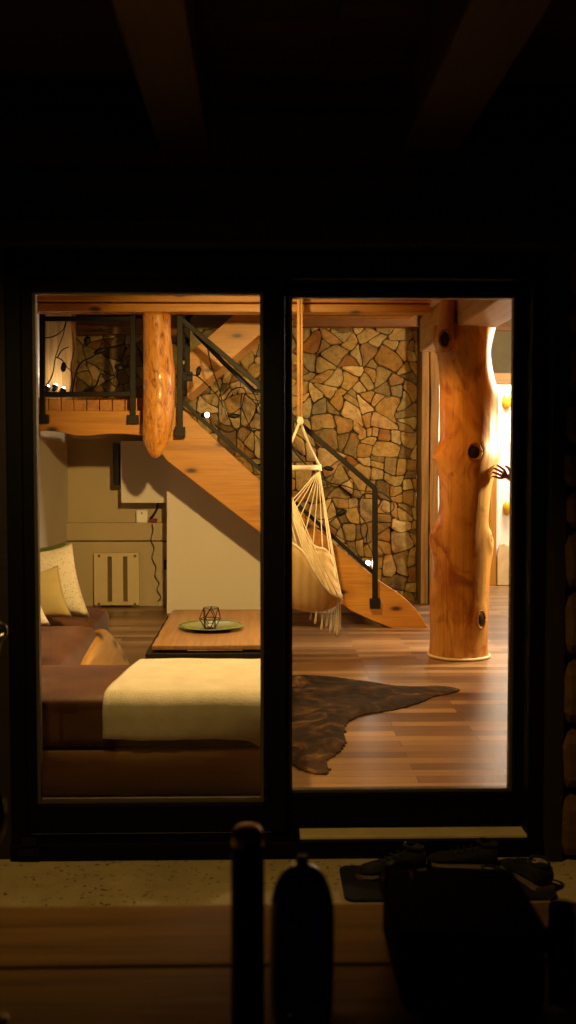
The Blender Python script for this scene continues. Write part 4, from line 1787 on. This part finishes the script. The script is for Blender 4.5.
for sx in (-1, 1):
    cs = Vector((PX - .05, PY + sx * .118, .0))
    bm = B()
    ellipsoid(bm, cs + Vector((-.005, 0, .042)), (.145, .052, .045), None, 18, 10)
    for v in bm.verts:
        v.co.z = max(.0, v.co.z)
    obj('footwear', bm, 'shoe', per, smooth=True)
hc = Vector((PX - .01, PY + .008, 1.665))
bm = B()
ellipsoid(bm, hc - fd * .022 + Vector((0, 0, .022)), (.103, .103, .098), None, 26, 18, .05)
for v in bm.verts:
    r_ = (v.co - hc)
    if r_.dot(fd) > .045:
        v.co -= fd * (r_.dot(fd) - .045) * .9
obj('hair', bm, 'hair', per, smooth=True)
for sgn in (-1, 1):
    bm = B()
    ellipsoid(bm, hc + fd * .082 + fs * sgn * .032 + Vector((0, 0, -.005)), (.013, .013, .010))
    obj('eye', bm, 'white', per, smooth=True)
bm = B()
ellipsoid(bm, Vector((PX - .02, PY + .02, 1.572)) + fd * .062, (.020, .020, .007))
obj('mouth', bm, plain('lips', '#8a4030', .5), per, smooth=True)
bm = B()
ellipsoid(bm, Vector((PX - .015, PY + .015, 1.622)) + fd * .086, (.018, .018, .026), None, 14, 10)
obj('nose', bm, 'skin', per, smooth=True)
for sgn in (-1, 1):
    bm = B()
    ellipsoid(bm, Vector((PX - .01, PY + .008, 1.635)) + fs * sgn * .090, (.018, .014, .032), None, 14, 10)
    obj('ear', bm, 'skin', per, smooth=True)

# ================================================================== outside things
# table with two visible planks
tz = .65
yfar = onz(100, 906, tz).y
ygap = onz(100, 967, tz).y
tab = thing('terrace_table', 'weathered wooden terrace table with broad planks', 'table', (-.1, 1.55, TZ))
bounds = [(yfar, ygap + .006), (ygap - .006, ygap - (yfar - ygap) - .0), (ygap - (yfar - ygap) - .012, ygap - 2 * (yfar - ygap))]
for a, b in bounds:
    obj('plank', bx((-1.5, b, tz - .04), (1.5, a, tz)), 'tableplank', tab, bevel=.0015, seg=1)
obj('batten', bx((-1.45, ygap - .03, tz - .062), (1.45, ygap + .03, tz - .0405)), 'charred', tab)  # added dark strip that keeps the plank gap looking shaded
for x in (-1.2, 1.2):
    obj('crossbar', bx((x - .05, bounds[2][1] + .04, tz - .10), (x + .05, yfar - .05, tz - .0625)), 'darkwood', tab)
    for y in (bounds[2][1] + .08, yfar - .12):
        obj('leg', bx((x - .04, y - .04, TZ), (x + .04, y + .04, tz - .10)), 'darkwood', tab, bevel=.005)

# tall flask
FY = 1.56
fc = at(248, 1020, FY)
rr = 17.2 * FY / F_PX
ft_ = at(248, 828, FY).z
fk = thing('thermos_flask', 'tall black flask with a metal cap on the terrace table', 'flask', (fc.x, FY, tz))
bm = B()
lathe(bm, (fc.x, FY, tz), [(0, 0), (rr * .96, 0), (rr, .006), (rr, ft_ - tz - .035), (rr * .97, ft_ - tz - .028), (rr * .9, ft_ - tz - .026), (0, ft_ - tz - .026)], 32)
obj('flask_body', bm, plain('matte black flask', '#0a0908', .35, var=.2), fk, smooth=True)
bm = B()
lathe(bm, (fc.x, FY, tz), [(0, ft_ - tz - .0255), (rr * .93, ft_ - tz - .0255), (rr * .96, ft_ - tz - .016), (rr * .93, ft_ - tz - .006), (rr * .8, ft_ - tz), (rr * .5, ft_ - tz + .004), (0, ft_ - tz + .005)], 32)
obj('cap', bm, plain('polished metal cap', '#e0c493', .3, .95, bump=0), fk, smooth=True)
# green round-shouldered bottle
GY = 1.60
gc = at(302, 1000, GY)
gr_ = 33 * GY / F_PX
gt = at(302, 862, GY).z - tz
bt = thing('green_bottle', 'squat dark green glass bottle with round shoulders beside the flask', 'bottle', (gc.x, GY, tz))
bm = B()
prof_ = [(0, 0), (gr_ * .9, 0), (gr_ * .97, .008), (gr_, .05), (gr_, gt - .085)]
for k in range(1, 9):
    a = k / 8 * pi / 2
    prof_.append((gr_ * .22 + gr_ * .78 * cos(a), gt - .085 + .080 * sin(a)))
prof_ += [(gr_ * .2, gt), (0, gt)]
lathe(bm, (gc.x, GY, tz), prof_, 40)
obj('bottle_body', bm, 'greenglass', bt, smooth=True)
bm = B()
lathe(bm, (gc.x, GY, tz + gt + .0005), [(0, 0), (gr_ * .2, 0), (gr_ * .2, .008), (0, .010)], 24)
obj('stopper', bm, 'black', bt)
# wine glass at the left edge
WY = 1.60
wc = at(-17, 835, WY)
wg = thing('wine_glass', 'clear stemmed wine glass at the left edge of the terrace table', 'glass', (wc.x, WY, tz))
zt_ = at(0, 800, WY).z - tz
zb2 = at(0, 866, WY).z - tz
R0 = 25 * WY / F_PX
bm = B()
prof_ = [(.004, zb2 - .002)]
for k in range(1, 9):
    t = k / 8
    prof_.append((R0 * sin(min(1, t * 1.25) * pi / 2) * (1 - .12 * max(0, t - .6) / .4), zb2 + (zt_ - zb2) * t))
inner = [(max(0, r - .0015), z + .001) for r, z in prof_[::-1]]
lathe(bm, (wc.x, WY, tz), prof_ + inner, 32)
obj('bowl', bm, 'clearglass', wg, smooth=True)
bm = B()
lathe(bm, (wc.x, WY, tz), [(.004, .006), (.004, zb2 - .002), (0, zb2 - .002)], 16)
obj('stem', bm, 'clearglass', wg, smooth=True)
bm = B()
lathe(bm, (wc.x, WY, tz), [(0, 0), (.034, 0), (.034, .002), (.006, .006), (0, .006)], 32)
obj('foot', bm, 'clearglass', wg, smooth=True)
# dark box and tumbler on the right
bxy = 1.72
p, q = at(388, 1015, bxy), at(500, 906, bxy)
db = thing('storage_box', 'dark lidded box on the right of the terrace table', 'box', ((p.x + q.x) / 2 + .08, bxy + .05, tz))
xr2 = at(536, 950, bxy).x
obj('box_body', bx((p.x + .008, bxy - .1, tz), (xr2 - .008, bxy + .16, q.z - .035)), plain('dark box', '#050404', .9, spec=.1), db, bevel=.01)
obj('lid', bx((p.x, bxy - .108, q.z - .034), (xr2, bxy + .168, q.z)), plain('dark box lid', '#060505', .9, spec=.1), db, bevel=.012, seg=3)
p, q = at(395, 905, bxy - .1), at(427, 895, bxy - .1)
bm = B()
tube(bm, crom([(p.x, bxy + .03, q.z - .028), (p.x + .004, bxy + .03, q.z - .006), ((p.x + q.x) / 2, bxy + .03, q.z), (q.x - .004, bxy + .03, q.z - .006), (q.x, bxy + .03, q.z - .028)], 5), .005, 8)
o = obj('lid_handle', bm, 'steel', db, smooth=True)
o['label'] = 'small pale metal lid handle'
UYt = 1.62
tc_ = at(561, 960, UYt)
tr = 15 * UYt / F_PX
th_ = at(561, 905, UYt).z - tz
bm = B()
lathe(bm, (tc_.x, UYt, tz), [(0, 0), (tr * .8, 0), (tr * .84, .004), (tr, th_), (tr - .002, th_), (tr * .8 - .002, .008), (0, .008)], 28)
tag(obj('tumbler', bm, 'clearglass', smooth=True), 'clear tumbler glinting at the right edge of the terrace table', 'glass')

# door mat and shoes
m0, m1 = onz(345, 903, TZ), onz(345, 868, TZ)
mx1 = at(560, 890, m0.y).x
bm = B()
r = .04
ptsm = []
for (cx, cy, a0) in ((m0.x + r, m0.y + r, 180), (mx1 - r, m0.y + r, 270), (mx1 - r, m1.y - r, 0), (m0.x + r, m1.y - r, 90)):
    for k in range(6):
        a = radians(a0 + k * 18)
        ptsm.append((cx + r * cos(a), cy + r * sin(a), TZ))
extrude_poly(bm, ptsm, (0, 0, .012))
tag(obj('door_mat', bm, 'darkmat', bevel=.003), 'dark rounded door mat on the concrete before the right leaf', 'mat')


def shoe(loc, rot, lab, L=.27, W_=.095):
    t = thing('shoe', lab, 'shoe', loc, 'shoes left on the door mat')
    prof2 = [(0, .42, .085), (.06, .5, .10), (.15, .46, .095), (.3, .44, .075), (.5, .46, .062), (.7, .52, .05), (.85, .5, .042), (.95, .36, .034), (1, .12, .02)]

    def ring(u, w, h, zb_, N=14):
        c = []
        for k in range(N):
            a = 2 * pi * k / N
            y = w * W_ * cos(a)
            z = zb_ + (h - zb_) * (.5 + .5 * sin(a))
            c.append(Vector((u * L - L / 2, y, z)))
        return c
    M_ = Matrix.Translation(loc) @ Matrix.Rotation(rot, 4, 'Z')

    def build(rows):
        bm = B()
        R_ = [[bm.verts.new(M_ @ p) for p in rw] for rw in rows]
        for a, b in zip(R_, R_[1:]):
            n = len(a)
            for k in range(n):
                bm.faces.new([a[k], a[(k + 1) % n], b[(k + 1) % n], b[k]])
        bm.faces.new(R_[0])
        bm.faces.new(R_[-1])
        return bm
    obj('upper', build([ring(u, w, h, .018) for u, w, h in prof2]), 'shoe', t, smooth=True)
    obj('sole', build([[Vector((p.x, p.y, max(0, min(.02, p.z)))) for p in ring(u, w * 1.08, .03, -.01)] for u, w, h in prof2]), 'shoesole', t, smooth=False)
    bm = B()
    tube(bm, [M_ @ Vector((.27 * L * cos(a) * .5 - L * .36, W_ * .38 * sin(a), .098 + .006 * cos(a))) for a in [2 * pi * k / 20 for k in range(21)]], .006, 6)
    obj('collar', bm, 'shoe', t, smooth=True)
    bm = B()
    for k in range(4):
        u = .36 + .09 * k
        z = .083 - .008 * k
        tube(bm, [M_ @ Vector((u * L - L / 2, -W_ * .26, z - .006)), M_ @ Vector((u * L - L / 2 + .008, 0, z + .003)), M_ @ Vector((u * L - L / 2, W_ * .26, z - .006))], .003, 5)
    obj('laces', bm, 'shoe', t, smooth=True)
    return t


def matpt(px, py):
    p = onz(px, py, TZ + .012)
    return Vector((p.x, p.y, TZ + .012))


shoe(matpt(390, 874), radians(196), 'dark laced shoe nearest the flask end of the door mat')
shoe(matpt(466, 897), radians(184), 'large dark shoe lying along the front edge of the mat')
shoe(matpt(462, 866), radians(170), 'dark shoe standing at the back of the mat against the sill')
shoe(matpt(524, 878), radians(110), 'dark shoe at the mat end nearest the log wall')

# metal garden chair just reaching into the picture
cy = 3.0
ce = at(5.5, 630, cy)
gch = thing('garden_chair', 'dark metal garden chair whose back just reaches the left edge', 'chair', (ce.x - .25, cy - .2, TZ))
zt2 = at(4, 622, cy).z
bm = B()
xr3, xl3 = ce.x, ce.x - .5
tube(bm, crom([(xr3 - .09, cy - .06, TZ + .44), (xr3 - .03, cy - .02, zt2 - .12), (xr3 - .003, cy, zt2 - .03), (xr3 - .03, cy, zt2), (xr3 - .10, cy, zt2 + .012), ((xr3 + xl3) / 2, cy, zt2 + .016), (xl3 + .10, cy, zt2 + .012), (xl3 + .03, cy, zt2), (xl3 + .003, cy, zt2 - .03), (xl3 + .03, cy - .02, zt2 - .12), (xl3 + .09, cy - .06, TZ + .44)], 6), .010, 10)
obj('back_frame', bm, 'steel', gch, smooth=True)
for k in range(5):
    x = xl3 + .1 + k * .075
    bm = B()
    tube(bm, [(x, cy - .06, TZ + .44), (x, cy - .02, zt2 - .1), (x, cy, zt2 + .012)], .006, 6)
    obj('back_slat', bm, 'iron', gch)
obj('seat', bx((xl3 + .06, cy - .46, TZ + .43), (xr3 - .06, cy - .04, TZ + .455)), 'iron', gch, bevel=.01)
for x in (xl3 + .08, xr3 - .08):
    for y in (cy - .44, cy - .06):
        bm = B()
        tube(bm, [(x, y, TZ), (x, y, TZ + .43)], .012, 8)
        obj('leg', bm, 'iron', gch)

# ================================================================== lights
def light(typ, loc, energy, color, size=.1, aim=None, spot=None, blend=.5):
    l = bpy.data.lights.new(typ.lower() + '_light', typ)
    l.energy = energy
    l.color = color
    if typ == 'AREA':
        l.shape = 'DISK'
        l.size = size
    else:
        l.shadow_soft_size = size
    if typ == 'SPOT':
        l.spot_size = radians(spot)
        l.spot_blend = blend
    o = bpy.data.objects.new(typ.lower() + '_light', l)
    COL.objects.link(o)
    o.location = loc
    if aim is not None:
        d = Vector(aim) - Vector(loc)
        o.rotation_mode = 'QUATERNION'
        o.rotation_quaternion = d.to_track_quat('-Z', 'Y')
    return o


WARM = (1, .62, .19)
light('SPOT', (0.0, 5.05, 2.45), 720, (1, .64, .2), .05, (-.15, 10.6, 1.1), 54, .8)      # toward the stair
light('SPOT', (-.5, 5.6, 2.75), 270, (1, .64, .22), .08, (-.65, 5.95, 0), 104, .6)         # over sofa and table
light('SPOT', (-.05, 7.3, 2.6), 125, (1, .43, .07), .08, (1.4, 7.95, 1.15), 56, .6)    # toward the trunk
light('SPOT', (1.0, 5.6, 2.75), 75, (1, .58, .17), .08, (1.0, 6.0, 0), 90, .8)       # floor by the door
light('SPOT', (.7, 10.2, 2.75), 20, (1, .70, .24), .1, (.7, 11.1, .6), 120, .8)              # stone wall wash
light('POINT', (2.9, 8.85, 2.35), 220, (1, .80, .48), .08)                           # hall lamps
light('SPOT', (3.05, 8.35, 1.7), 330, (1, .84, .50), .10, (1.4, 7.95, .8), 74, .5)
light('AREA', (2.9, 11.95, 2.9), 130, (1, .93, .8), .8, (2.9, 11.95, 0))            # room beyond
light('SPOT', (-.6, 2.5, 2.64), 74, (1, .64, .17), .05, (-.7, 3.7, -.1), 108, .6)         # terrace lamp
light('SPOT', (-.1, 2.35, 2.6), 1.6, (1, .6, .22), .05, (-.1, 3.6, 2.95), 100, .6)  # unseen up-spot added to brighten the terrace beams

w = bpy.data.worlds.new('night')
SC.world = w
w.use_nodes = True
w.node_tree.nodes['Background'].inputs[0].default_value = (.02, .03, .05, 1)
w.node_tree.nodes['Background'].inputs[1].default_value = .02

SC.view_settings.view_transform = 'Standard'
SC.view_settings.look = 'None'
SC.view_settings.gamma = 1
SC.view_settings.exposure = 0
SC.view_settings.use_curve_mapping = False
SC.cycles.use_denoising = True
SC.cycles.max_bounces = 10
SC.cycles.diffuse_bounces = 3
SC.cycles.transparent_max_bounces = 16
SC.cycles.caustics_reflective = False
SC.cycles.caustics_refractive = False
